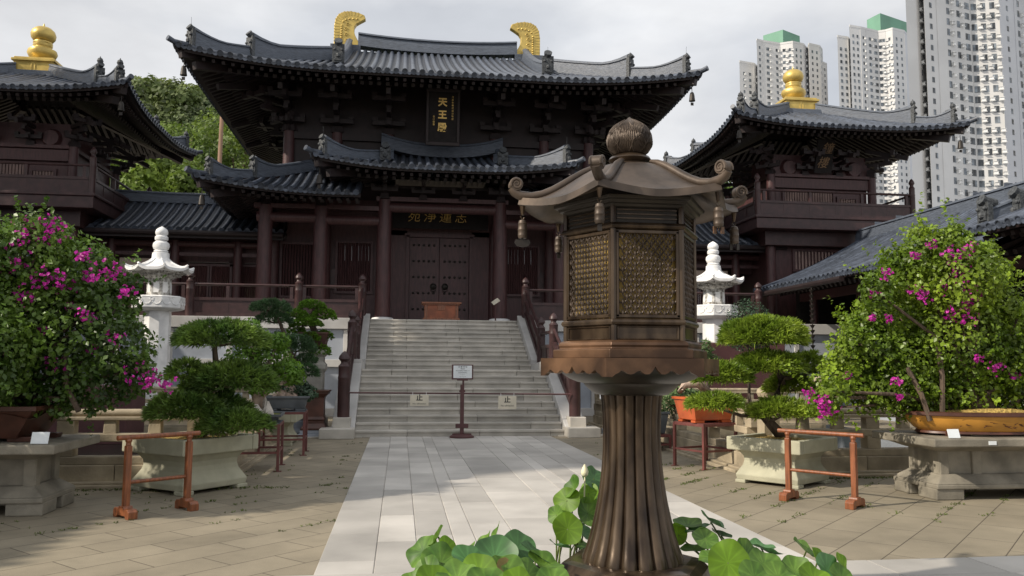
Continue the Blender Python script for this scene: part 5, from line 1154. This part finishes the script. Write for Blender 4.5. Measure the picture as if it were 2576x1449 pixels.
def bougain(sx, pm, leafm, label_pot, label_plant, blobs, flowers, nleaf, oval, lf):
    cx, cy = AX+sx*6.05, 9.8
    t = thing('bonsai_pot', (cx, cy, .76), label_pot, 'pot'); m = MB(); n = 48 if oval else 4; ph = 0 if oval else PI/4; ax, ay = (1.02, .56) if oval else (1.25, .72)
    pr_ = [(.80, .03), (.86, .035), (.84, .06), (.90, .10), (.97, .17), (1.0, .245), (1.03, .25), (1.03, .29), (.97, .295), (.94, .25)] if oval else [(.72, .04), (.74, .05), (.80, .14), (.90, .28), (.95, .33), (1.0, .335), (1.0, .38), (.94, .38), (.92, .33)]
    m.lathe((cx, cy, .76), pr_, n, ph, ax, ay, cap=False)
    obj('pot_body', m, pm, t, smooth=35, fix=False)
    for ux in (-.55, .55):
        for uy in (-.25, .25): m = MB(); m.box((cx+ux*ax*1.0, cy+uy, .785), (.3, .14, .055), taper=1.1); obj('pot_foot', m, pot_brn if oval else pm, t, bevel=.01)
    if oval:
        m = MB(); m.lathe((cx, cy, .76), [(1.034, .248), (1.045, .255), (1.045, .292), (1.0, .302)], 48, 0, ax, ay, cap=False); m.lathe((cx, cy, .76), [(.80, .028), (.875, .03), (.865, .055), (.85, .062)], 48, 0, ax, ay, cap=False); obj('brown_rim', m, pot_brn, t, smooth=40, fix=False)
        m = MB()
        for k in range(26):
            a = -PI/2+random.uniform(-.75, .55); z = random.uniform(.11, .21); rr = .93+.35*(z-.1)+.012; p = Vector((cx+ax*rr*math.cos(a), cy+ay*rr*math.sin(a), .76+z)); q = a+random.uniform(.02, .09); z2 = z+random.uniform(-.03, .03); rr2 = .93+.35*(z2-.1)+.012
            m.tube([p, (cx+ax*rr2*math.cos(q), cy+ay*rr2*math.sin(q), .76+z2)], [.006, .002], 4)
        obj('incised_pattern', m, pot_brn, t, fix=False)
    m = MB(); m.grid(lambda u, w: (cx+(2*u-1)*ax*.93*(1 if not oval else math.sqrt(max(0, 1-(2*w-1)**2)))*(1 if oval else .72), cy+(2*w-1)*ay*.93*(1 if oval else .72), .76+.27+.06*math.exp(-((2*u-1)**2)*4)+.025*math.sin(17*u+9*w)), 24, 12); obj('soil', m, soil if not oval else gravel, t, smooth=True)
    b = thing('bougainvillea', (cx, cy, 1.0), label_plant, 'bougainvillea'); m = MB()
    base = Vector((cx, cy, 1.0))
    BL = [(tuple(D(x, y, Y)), [r*Y/2070.*1.0]*3) for x, y, r, Y in blobs]
    for k, (c, r) in enumerate(BL):
        c = Vector(c); s0 = base+Vector((random.uniform(-.22, .22), random.uniform(-.1, .1), 0)); mid = s0.lerp(c, .45)+Vector((random.uniform(-.12, .12), random.uniform(-.1, .1), .12)); m.tube([s0, s0.lerp(mid, .5)+Vector((random.uniform(-.05, .05), 0, 0)), mid, c], [.06, .045, .03, .012], 7)
    for k in range(5): m.tube([base+Vector((.1*math.cos(k*1.3), .08*math.sin(k*1.3), 0)), base+Vector((.05*math.cos(k), .05*math.sin(k), .35)), base+Vector((.12*math.cos(k*2), 0, .75))], [.10, .08, .05], 8)
    obj('stems', m, bark, b, smooth=True, fix=False)
    pts = []
    V1 = crown(BL, nleaf, .062, .72, .22, .75, .38, 16.)
    # loose sprays that break the outline
    SP = []
    for k in range(90 if sx < 0 else 230):
        c, r = random.choice(BL); d = unit(rng.normal(0, 1, 3)+np.array([0, -.1, .35])); p0 = np.array(c)+d*r[0]*.95; ln = random.uniform(.1, .32 if sx < 0 else .48); q = np.linspace(0, 1, 9)[:, None]; P = p0+(d+np.array([0, 0, .25]))*q*ln+np.array([0, 0, -.25])*q*q*ln*.6; P = np.repeat(P, 2, 0)+rng.normal(0, .015, (18, 3)); SP.append(leaves(P, np.tile(d+np.array([0, 0, .6]), (18, 1)), .055, .72, .7, var=np.full(18, random.uniform(.5, 1))))
    obj('foliage', np_mesh('foliage', *join([V1]+SP)), lf, b)
    FP = []
    for x, y, r, Y in flowers:
        c = np.array(D(x, y, Y)); n = int(7+r*(.6 if sx < 0 else .75)); d = sphere_pts(n); P = c+d*rng.uniform(.1, 1, n)[:, None]**.7*r*1.7*Y/2070.*np.array([1, .7, .85]); P = np.repeat(P, 3, 0)+rng.normal(0, .008, (n*3, 3)); FP.append(leaves(P, np.repeat(d, 3, 0)+np.array([0, -.4, .3]), .040, .85, .8, fold=.5))
    obj('blossoms', np_mesh('blossoms', *join(FP)), petal, b); return b
fr_ = lambda L_, f: [(x, y, r, f+random.uniform(-.45, .3)) for x, y, r in L_]
random.seed(21)
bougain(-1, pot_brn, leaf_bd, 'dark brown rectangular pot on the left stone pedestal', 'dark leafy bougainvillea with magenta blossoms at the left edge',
    fr_([(90, 640, 85), (190, 690, 95), (60, 760, 140), (190, 830, 140), (300, 880, 80), (265, 770, 80), (100, 930, 105), (230, 950, 85), (330, 950, 48), (-70, 800, 160), (-90, 660, 110), (20, 630, 80), (130, 600, 50), (80, 585, 40), (320, 720, 35), (360, 930, 30), (150, 1000, 45), (20, 980, 60), (255, 670, 40), (0, 880, 120)], 9.9)+[(-150, 860, 170, 9.2), (-60, 900, 120, 9.0), (-260, 760, 170, 9.6)],  # last three clumps added out of view to shade the pedestal
    [(x, y, r, 9.35+random.uniform(-.1, .25)) for x, y, r in [(75, 578, 30), (115, 565, 24), (60, 600, 28), (140, 590, 20), (90, 695, 30), (125, 700, 26), (165, 720, 18), (60, 745, 22), (250, 675, 28), (285, 690, 18), (200, 645, 18), (140, 915, 22), (350, 945, 26), (410, 965, 20), (375, 960, 18), (225, 690, 12), (290, 850, 16), (205, 790, 14), (230, 880, 10), (40, 660, 14), (10, 680, 12), (320, 735, 14), (180, 770, 10), (15, 890, 10), (5, 800, 12), (110, 830, 8), (225, 800, 8)]], 44000, False, leaf_bd)
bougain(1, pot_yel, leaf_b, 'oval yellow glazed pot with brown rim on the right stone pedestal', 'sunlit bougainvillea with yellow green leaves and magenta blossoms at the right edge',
    fr_([(2340, 630, 62), (2280, 700, 75), (2420, 700, 100), (2250, 790, 95), (2390, 840, 140), (2195, 880, 80), (2280, 920, 105), (2440, 950, 105), (2150, 950, 55), (2520, 880, 85), (2555, 960, 75), (2105, 985, 36), (2340, 990, 65), (2310, 580, 24), (2250, 650, 34), (2520, 690, 34), (2480, 640, 40), (2500, 770, 60), (2060, 1000, 26), (2090, 1025, 24), (2230, 985, 45), (2560, 800, 30), (2400, 600, 38), (2170, 800, 30), (2150, 860, 34), (2640, 860, 120), (2640, 960, 100), (2300, 985, 80), (2400, 985, 80), (2490, 1000, 70), (2200, 965, 60), (2380, 640, 75), (2300, 665, 60), (2470, 730, 60), (2130, 895, 52), (2100, 945, 46), (2165, 830, 44), (2205, 735, 46), (2075, 1000, 34), (2180, 1000, 40)], 9.9),
    [(x, y, r, 9.35+random.uniform(-.1, .25)) for x, y, r in [(2400, 635, 22), (2425, 660, 26), (2415, 690, 20), (2445, 625, 14), (2310, 728, 24), (2325, 745, 16), (2375, 722, 20), (2450, 730, 22), (2435, 760, 16), (2425, 785, 30), (2395, 790, 20), (2060, 1008, 22), (2085, 1020, 20), (2075, 1035, 14), (2035, 990, 12), (2255, 955, 14), (2130, 948, 10), (2510, 925, 16), (2230, 690, 12), (2300, 640, 10), (2345, 615, 12), (2190, 800, 8), (2235, 800, 8), (2200, 740, 10), (2555, 945, 12), (2460, 905, 10), (2265, 1000, 10)]], 50000, True, leaf_b)
for sx, (x, y), lab in ((-1, (-3.68, 9.2), 'white name card leaning on the left pedestal edge'), (1, (6.62, 9.2), 'white name card leaning by the yellow pot')): card(x, y, .765, 0, lab, .17 if sx < 0 else .15)
m = MB(); m.box((7.05, 9.115, .71), (.1, .006, .045)); tag(obj('shelf_tag', m, plate), 'tiny white tag stuck on the right pedestal slab edge', 'tag')
for x0, z0, x1, z1, lab in ((6.55, .95, 6.30, 1.6, 'bare leaning prop stick at the yellow pot rim'), (6.72, 1.0, 6.72, 2.0, 'upright wooden stake in the yellow pot')):
    m = MB(); m.tube([(x0, 9.55, z0), ((x0+x1)/2+.02, 9.55, (z0+z1)/2), (x1, 9.6, z1)], .032, 7); tag(obj('prop_stick', m, bark), lab, 'stick')
m = MB(); m.tube([(-3.42, 9.5, 1.08), (-3.58, 9.55, 1.35), (-3.62, 9.6, 1.7)], .03, 7); tag(obj('prop_stick', m, bark), 'leaning prop stick at the brown pot rim', 'stick')

# ------------------------------------------------------------------ cast planters with podocarpus
def planter(x, y, rz, label, s=1., name='stone_planter', q=(1., 1.)):
    t = thing(name, (x, y, 0), label, 'planter'); T = rotz((x, y, 0), rz); m = MB(T)
    def ring(r, z, d=0): return [(u*r*q[0], v*r*q[1], z+d) for u, v in ((-1, -1), (1, -1), (1, 1), (-1, 1))]
    pr_ = [(.46, .045), (.475, .12), (.44, .18), (.40, .25), (.385, .31), (.39, .37), (.43, .43), (.47, .465)]
    L_ = [ring(r*s*1.0, z*s) for r, z in pr_]; I = [[m.v(p) for p in c] for c in L_]
    for a, b in zip(I, I[1:]):
        for k in range(4): m.f(a[k], a[(k+1) % 4], b[(k+1) % 4], b[k])
    m.f(*I[0][::-1]); m.f(*I[-1])
    for u, v in ((-1, -1), (1, -1), (1, 1), (-1, 1)): m.box((u*.4*s*q[0], v*.4*s*q[1], .025*s), (.16*s*q[0], .16*s*q[1], .05*s))
    obj('body', m, cement, t, bevel=.012)
    m = MB(T); w = .56*s
    for u, v in ((-1, 0), (1, 0)): m.box((u*(w-.05)*q[0], 0, .555*s), (.1, 2*w*q[1], .185*s))
    for v in (-1, 1): m.box((0, v*(w*q[1]-.05), .556*s), (2*w*q[0]-.2, .1, .183*s))
    obj('rim', m, cement, t, bevel=.014)
    m = MB(T); m.grid(lambda u, v: ((2*u-1)*(w-.09)*q[0], (2*v-1)*(w-.09)*q[1], .6*s+.05*math.exp(-5*((2*u-1)**2+(2*v-1)**2))+.01*math.sin(31*u+17*v)), 14, 14); obj('gravel', m, gravel, t, smooth=True); return t
planter(AX+3.92, 11.05, R(36), 'pale cast planter behind the right orange railing, carrying a clipped podocarpus', .98)
planter(AX-4.05, 11.25, R(52), 'pale cast planter behind the left orange railing, carrying a clipped podocarpus', 1.05)
def podo(label, base, path, pads, Y, lm, name='podocarpus_bonsai', cat='bonsai', bl=.098, bw=.015, k=8, dens=1.0, bk=bark, tr=.085):
    t = thing(name, tuple(base), label, cat); m = MB(); P = [Vector(base)]+[D(*p) for p in path]; n = len(P)
    m.tube(P, [tr*(1-.75*i/(n-1)) for i in range(n)], 9); PA = []
    for (x, y, w, h, dy) in pads:
        c = D(x, y, Y+dy); sc = (Y+dy)/2070.; rx, rz_ = w*sc, h*sc; ry = min(rx*.85, rx)
        near = min(P, key=lambda q: (q-c).length); e = c-Vector((0, 0, rz_*.75)); m.tube([near, (near+e)/2-Vector((0, 0, .04)), e], [tr*.45, tr*.3, tr*.18], 6)
        for a in range(5): an = a*1.26+random.random(); m.tube([e, e+Vector((rx*.6*math.cos(an), ry*.6*math.sin(an), .02+rz_*.2))], [tr*.16, tr*.07], 5)
        cnt = int(dens*430*(rx*ry+rx*rz_)/.30); d = sphere_pts(cnt); d[:, 2] = np.abs(d[:, 2])*1.15-.22; d = unit(d)
        lump = 1+.10*np.sin(d[:, :1]*7+x)*np.cos(d[:, 1:2]*6+y); q = np.array(c)+np.array([0, 0, -rz_*.45])+d*np.array([rx, ry, rz_*1.45])*lump*rng.uniform(.86, 1.0, cnt)[:, None]
        PA.append(blades(q, d*np.array([1, 1, .6])+np.array([0, 0, .45]), bl, bw, k, .42))
        cn2 = int(cnt*.25); d2 = sphere_pts(cn2); q2 = np.array(c)+d2*np.array([rx, ry, rz_*.5])*.75; PA.append(blades(q2, d2+np.array([0, 0, .2]), bl, bw, k-2, .7))
    obj('trunk', m, bk, t, smooth=True, fix=False); obj('foliage', np_mesh('foliage', *join(PA)), lm, t); return t
podo('tiered podocarpus with bright feathery green pads in the right planter', (AX+3.95, 11.05, .6), [(1925, 1050, 11.0), (1955, 1000, 11.0), (1965, 950, 11.05), (1935, 890, 11.05), (1925, 850, 11.05)],
    [(1920, 838, 112, 38, 0), (1935, 915, 92, 27, -.05), (1815, 942, 72, 26, -.2), (2035, 918, 42, 30, .3), (1800, 1012, 70, 18, -.45), (1965, 1030, 82, 24, -.35), (1985, 968, 60, 24, .35)], 11.05, leaf_p, dens=1.9)
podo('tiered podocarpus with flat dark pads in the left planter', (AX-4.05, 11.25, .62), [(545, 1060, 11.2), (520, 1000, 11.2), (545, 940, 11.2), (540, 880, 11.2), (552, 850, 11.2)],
    [(556, 845, 106, 32, 0), (468, 936, 40, 26, -.2), (585, 950, 98, 34, -.1), (520, 968, 55, 28, .1), (470, 1025, 92, 32, -.35), (555, 1028, 70, 30, 0), (598, 1062, 72, 24, -.5), (540, 1075, 40, 22, -.4)], 11.2, leaf_p2, dens=1.5)

# ------------------------------------------------------------------ metal stands with bonsai
def stand(x, y, w, d, h, rz, label, shelf=.28):
    t = thing('metal_stand', (x, y, 0), label, 'plant stand', 'maroon metal plant stands'); T = rotz((x, y, 0), rz)
    for u in (-1, 1):
        for v in (-1, 1):
            m = MB(T); m.box((u*(w/2-.02), v*(d/2-.02), h/2), (.042, .042, h)); m.box((u*(w/2-.02)+.03*u*0, v*(d/2-.02), .006), (.12, .07, .012)); obj('leg', m, red_met, t, bevel=.003)
    for zz, th, nm in ((h-.02, .042, 'top_frame'), (shelf, .032, 'stretcher')):
        m = MB(T)
        for v in (-1, 1): m.box((0, v*(d/2-.02), zz), (w-.04, .034, th))
        for u in (-1, 1): m.box((u*(w/2-.021), 0, zz), (.03, d-.06, th*.96))
        obj(nm, m, red_met, t, bevel=.003)
    m = MB(T); m.box((0, 0, h+.006), (w-.03, d-.03, .012)); obj('top_board', m, pot_grey if 'tray' in label else red_met, t); return t
def pot(x, y, z, rx, ry, h, m_, label, rz=0, n=4, top=soil, feet=True):
    t = thing('bonsai_pot', (x, y, z), label, 'pot'); T = rotz((x, y, z), rz); m = MB(T); k = 1/math.cos(PI/n); b = .035 if feet else 0
    m.lathe((0, 0, 0), [(.74*k, b), (.78*k, b+.01), (.9*k, h*.75), (.93*k, h-.045), (1.0*k, h-.04), (1.0*k, h), (.93*k, h), (.9*k, h-.04)], n, PI/n, rx, ry, cap=False); obj('pot_body', m, m_, t, bevel=.006, fix=False)
    if feet:
        for u in (-.6, .6):
            for v in (-.6, .6): f = MB(T); f.box((u*rx, v*ry, b/2+.002), (rx*.4, ry*.4, b)); f.box((u*rx*.75, v*ry*.75, b*.3), (rx*.3, ry*.3, b*.5)); obj('pot_foot', f, m_, t)
    s = MB(T); s.lathe((0, 0, h-.04), [(.001, .06), (.5*k, .035), (.92*k, .005)], n, PI/n, rx, ry, cap=False); obj('soil', s, top, t, fix=False); return t
def leafy(label, x, y, z, blobs, lm, n, size, asp, name='shrub', cat='shrub', jit=.7, tr=.04, bk=bark):
    t = thing(name, (x, y, z), label, cat); m = MB(); BL = [((bx, by, bz), r) for bx, by, bz, r in blobs]
    m.tube([(x, y, z), (x+.03, y, z+.25), (x, y, z+.5)], [tr*1.6, tr*1.2, tr], 8)
    for c, r in BL: m.tube([(x, y, z+.2), ((x+c[0])/2, (y+c[1])/2, (z+c[2])/2+.15), c], [tr, tr*.7, tr*.3], 6)
    obj('trunk', m, bk, t, smooth=True, fix=False); obj('foliage', np_mesh('foliage', *crown(BL, n, size, asp, .2, jit, .5)), lm, t); return t
stand(AX+3.5, 12.9, .72, .72, .70, R(22), 'low maroon metal stand under the orange glazed pot')
pot(AX+3.5, 12.9, .715, .42, .32, .40, pot_red, 'orange glazed rectangular pot on the maroon stand', R(12))
podo('bonsai with twisted pale trunk in the orange pot', (AX+3.45, 12.9, 1.08), [(1778, 985, 12.9), (1755, 962, 12.85), (1722, 968, 12.85), (1712, 985, 12.85), (1722, 960, 12.9), (1765, 940, 12.95)], [(1790, 930, 55, 18, 0), (1730, 930, 30, 14, .1)], 12.95, leaf_p, bk=bark_l, tr=.10)
leafy('unseen leafy shrub added left of the left pedestal to shade it', -6.6, 9.0, 0, [(-6.6+.8*u, 9.0+.7*v, 1.3+.8*w, [.75, .6, .68]) for u, v, w in ((0, 0, .2), (-.6, 0, -.2), (.5, .3, -.1), (.1, -.4, .35), (0, .5, .3), (.2, .2, -.7))], leaf_bd, 9000, .09, .7)  # added out of view to cast shade on the left pedestal
stand(AX+3.35, 15.6, .7, .7, .30, R(10), 'very low maroon stand just right of the lantern shaft', .12)
pot(AX+3.35, 15.6, .315, .36, .3, .42, pot_grey, 'grey stone pot with a drooping plant, right of the lantern shaft', R(10), feet=False)
c = D(1700, 1005, 15.6); leafy('drooping willowy plant in the grey pot right of the lantern shaft', c.x, 15.6, .72, [(c.x+u, 15.6+v, c.z+w, [.22, .2, .16]) for u, v, w in ((0, 0, .05), (-.2, 0, -.12), (.2, .1, -.1), (.05, -.15, .18), (.35, 0, .05))], leaf_w, 700, .17, .22)
c = D(1775, 880, 15.9); leafy('thin long-leaved plant peeping beside the lantern housing', c.x, 15.9, .8, [(c.x-.02, 15.9, c.z, [.16, .15, .22]), (c.x+.15, 15.9, c.z-.28, [.16, .15, .2])], leaf_w, 220, .2, .2)
c = D(1880, 785, 21.0); leafy('dark round clipped shrub behind the right podocarpus', c.x, 21.0, .4, [(c.x, 21., c.z-.25, [.62, .6, .62]), (c.x+.05, 21., c.z-.6, [.7, .65, .5])], leaf_d, 5200, .06, .6, jit=.5)
# left side row of bonsai
stand(AX-3.6, 13.25, .82, .9, .70, R(4), 'maroon metal stand carrying a mossy tray nearest the left planter')
pot(AX-3.6, 13.25, .715, .42, .42, .13, pot_grey, 'shallow grey tray with moss and pale rocks on the nearer left stand', R(4), top=moss)
for k, (u, v, h) in enumerate(((-.2, -.15, .2), (.05, -.22, .13), (.2, -.1, .17), (-.3, .1, .12), (.12, .12, .22))):
    m = MB(); m.lathe((AX-3.6+u, 13.25+v, .86), [(.10, -.04), (.085, .03), (.05, h*.6), (.02, h)], 7, k, flute=lambda a, z: 1+.25*math.sin(a*2.1+k)); tag(obj('viewing_rock', m, rock, fix=False), 'pale pointed rock standing in the mossy tray on the left stand', 'rock', 'rocks in the mossy tray')
c = D(640, 930, 13.4); leafy('bright green elm bonsai growing from the mossy tray on the left stand', AX-3.6, 13.3, .85, [tuple(D(x, y, 13.3+dy))+([r*.0064, r*.0064, r*.005],) for x, y, r, dy in ((640, 860, 50, 0), (680, 905, 55, .1), (610, 910, 50, 0), (720, 935, 45, .2), (655, 960, 45, -.1), (630, 820, 26, 0), (700, 860, 32, 0), (745, 950, 26, .2))], leaf_e, 5200, .062, .6, 'elm_bonsai', 'bonsai', bk=bark_l, tr=.06)
stand(AX-3.45, 15.4, .8, .8, .76, R(3), 'maroon metal stand with a grey tray behind the mossy tray')
pot(AX-3.4, 15.4, .775, .40, .30, .26, pot_grey, 'dark grey pot with a pale root-over-rock on the farther left stand', R(3))
m = MB(); b = Vector((AX-3.4, 15.4, 1.0)); m.tube([b+Vector((0, 0, -.02)), b+Vector((-.02, 0, .2)), b+Vector((-.08, 0, .5)), b+Vector((-.05, 0, .8))], [.26, .13, .07, .05], 9)
for a in range(7): m.tube([b+Vector((.28*math.cos(a*.9), .22*math.sin(a*.9), -.02)), b+Vector((.1*math.cos(a*.9), .1*math.sin(a*.9), .12)), b+Vector((-.03, 0, .35))], [.05, .05, .03], 6)
rb_ = thing('root_bonsai', tuple(b), 'small dark bonsai with flaring pale trunk in the grey pot on the farther stand', 'bonsai'); obj('trunk', m, bark_l, rb_, smooth=True, fix=False)
obj('foliage', np_mesh('foliage', *crown([(tuple(D(x, y, 15.4)), [r*.0074, r*.006, r*.005]) for x, y, r in ((740, 975, 40), (705, 960, 32), (770, 990, 30), (720, 930, 26))], 1800, .06)), leaf_d, rb_)
planter(AX-3.95, 17.3, 0, 'beige cast planter at the end of the left row, near the stair', 1.0, q=(1., 1.15))
t = thing('wooden_pedestal', (AX-3.25, 18.95, 0), 'dark red carved wooden pedestal at the left foot of the stair', 'pedestal'); x, y = AX-3.25, 18.95
m = MB(); m.box((x, y, .04), (.66, .6, .08)); m.box((x, y, .12), (.6, .54, .08)); obj('stone_foot', m, granite_b, t, bevel=.01)
m = MB(); m.lathe((x, y, 0), [(.40, .16), (.40, .20), (.34, .26), (.30, .3), (.30, .36), (.33, .39), (.30, .42), (.285, .45), (.285, .85), (.30, .88), (.36, .92), (.42, .95), (.42, .99), (.46, 1.0), (.46, 1.03)], 4, PI/4); obj('carved_body', m, pot_brn, t, bevel=.01, fix=False)
t = thing('stone_pedestal', (-3.05, 21.5, 0), 'tall pale stone pedestal under the brown pot of the high juniper', 'pedestal'); c = D(788, 930, 20.6)
m = MB(); m.lathe((c.x, 20.6, 0), [(.5, 0), (.5, .3), (.38, .4), (.36, 1.0), (.36, 1.4), (.44, 1.5), (.44, 1.6), (.36, 1.66), (.36, 1.78), (.46, 1.85), (.46, 1.95)], 4, PI/4); obj('carved_body', m, granite, t, bevel=.01, fix=False)
pot(c.x, 20.6, 1.955, .36, .32, .42, pot_brn, 'square brown pot on the tall pedestal left of the stair', 0)
podo('high juniper bonsai with rounded bright pads beside the stair', (c.x, 20.6, 2.35), [(790, 830, 20.6), (775, 800, 20.6), (790, 780, 20.6), (785, 765, 20.6)], [(785, 768, 32, 12, 0), (745, 790, 28, 11, -.1), (815, 792, 30, 15, 0), (770, 812, 38, 11, -.2), (815, 845, 20, 12, .1), (780, 848, 22, 12, -.3), (800, 880, 28, 16, -.2), (745, 830, 20, 12, 0)], 20.6, leaf_e, 'juniper_bonsai', bl=.06, bw=.022, dens=1.4, tr=.1)
c = D(700, 930, 19.2); podo('dark blue green pine bonsai with spreading pads left of the juniper', (c.x, 19.2, .95), [(720, 960, 19.2), (735, 900, 19.2), (715, 840, 19.2), (695, 790, 19.2)], [(682, 772, 46, 14, 0), (690, 802, 40, 14, .1), (745, 868, 45, 22, 0), (770, 935, 30, 16, 0), (700, 860, 40, 20, .3), (760, 985, 34, 14, -.2), (770, 905, 26, 12, .2)], 19.2, leaf_j, 'pine_bonsai', bl=.10, bw=.010, k=10, dens=1.15, tr=.11)
m = MB(); m.box((c.x, 19.2, .48), (.7, .6, .96)); m.box((c.x, 19.2, .93), (.84, .74, .08)); tag(obj('stone_stand', m, granite, bevel=.02), 'plain pale stone stand under the dark pine bonsai', 'stand')
# small grey carved stone seats right and left of the stair foot
for sx in (-1, 1):
    m = MB(); m.lathe((AX+sx*3.75, 19.4, 0), [(.34, 0), (.34, .1), (.25, .16), (.27, .3), (.22, .36), (.30, .42), (.28, .6), (.22, .66), (.34, .78), (.38, .82), (.38, .92)], 24); tag(obj('carved_stone_stand', m, granite_b, smooth=35, fix=False), 'grey turned stone stand at the %s foot of the stair' % ('left' if sx < 0 else 'right'), 'stand')

# ------------------------------------------------------------------ orange timber railings in the forecourt
def orange_rail(p, q, over, label):
    p, q = Vector((*p, 0)), Vector((*q, 0)); d = (q-p).normalized(); n = Vector((d.y, -d.x, 0)); t = thing('wooden_railing', tuple((p+q)/2), label, 'railing', 'orange wooden railings of the forecourt'); a = math.atan2(d.y, d.x)
    for c in (p, q):
        m = MB(rotz(c, a)); m.box((0, 0, .41), (.062, .062, .66)); m.lathe((0, 0, .74), [(.028, 0), (.026, .03), (.036, .05), (.03, .075)], 10); obj('post', m, orange_w, t, bevel=.006)
        m = MB(rotz(c, a+PI/2)); m.extr([(u, -.05, w) for u, w in ((-.17, 0), (-.17, .075), (-.14, .10), (-.06, .10), (-.05, .125), (.05, .125), (.06, .10), (.14, .10), (.17, .075), (.17, 0), (.10, 0), (.085, .028), (-.085, .028), (-.10, 0))], (0, .10, 0)); obj('foot', m, orange_w, t, bevel=.006)
    m = MB(); m.tube([p-d*over[0]+Vector((0, 0, .825)), q+d*over[1]+Vector((0, 0, .825))], .026, 12); obj('handrail', m, orange_w, t, smooth=40)
    m = MB(); m.tube([p+Vector((0, 0, .36)), q+Vector((0, 0, .36))], .02, 10); obj('lower_rail', m, orange_w, t, smooth=40, fix=False)
orange_rail((4.71, 9.63), (5.20, 9.0), (.12, .12), 'orange wooden railing in front of the right planter'); orange_rail((-2.80, 9.2), (-2.30, 9.66), (.12, .12), 'orange wooden railing in front of the left planter')

# ------------------------------------------------------------------ weeds in the paving joints
P = []
for k in range(1900):
    side = random.choice((-1, 1)); x, y = (random.uniform(3.6, 9.5), random.uniform(8.2, 12.6)) if side > 0 else (random.uniform(-6, -.7), random.uniform(8.4, 17.5))
    if side > 0 and random.random() < .35: x, y = random.uniform(3.6, 5.3), random.uniform(11, 17)
    v = (-x+y)/math.sqrt(2)+.21; r_ = round(v/.405)*.405-.21; s_ = (r_*math.sqrt(2)-(y-x))/2; x -= s_; y += s_
    cl_ = math.sin(x*2.7+1)*math.sin(y*2.1)+math.sin(x*6.1)*.5
    if cl_ < .22: continue
    for j in range(random.randint(1, 4)): P.append((x+random.gauss(0, .03), y+random.gauss(0, .03), 0))
for k in range(900): P.append((random.uniform(5.5, 9), 11.62+random.gauss(0, .05)-.25, 0)) if k % 2 else P.append((random.uniform(-6, -1.4), 11.3+random.gauss(0, .06)-.1, 0))
P = np.array(P); tag(obj('joint_weeds', np_mesh('joint_weeds', *blades(P, np.tile([0, 0, 1.], (len(P), 1)), .028, .006, 5, .8)), grass_m), 'low weeds growing in the paving joints', 'weeds', kind='stuff')
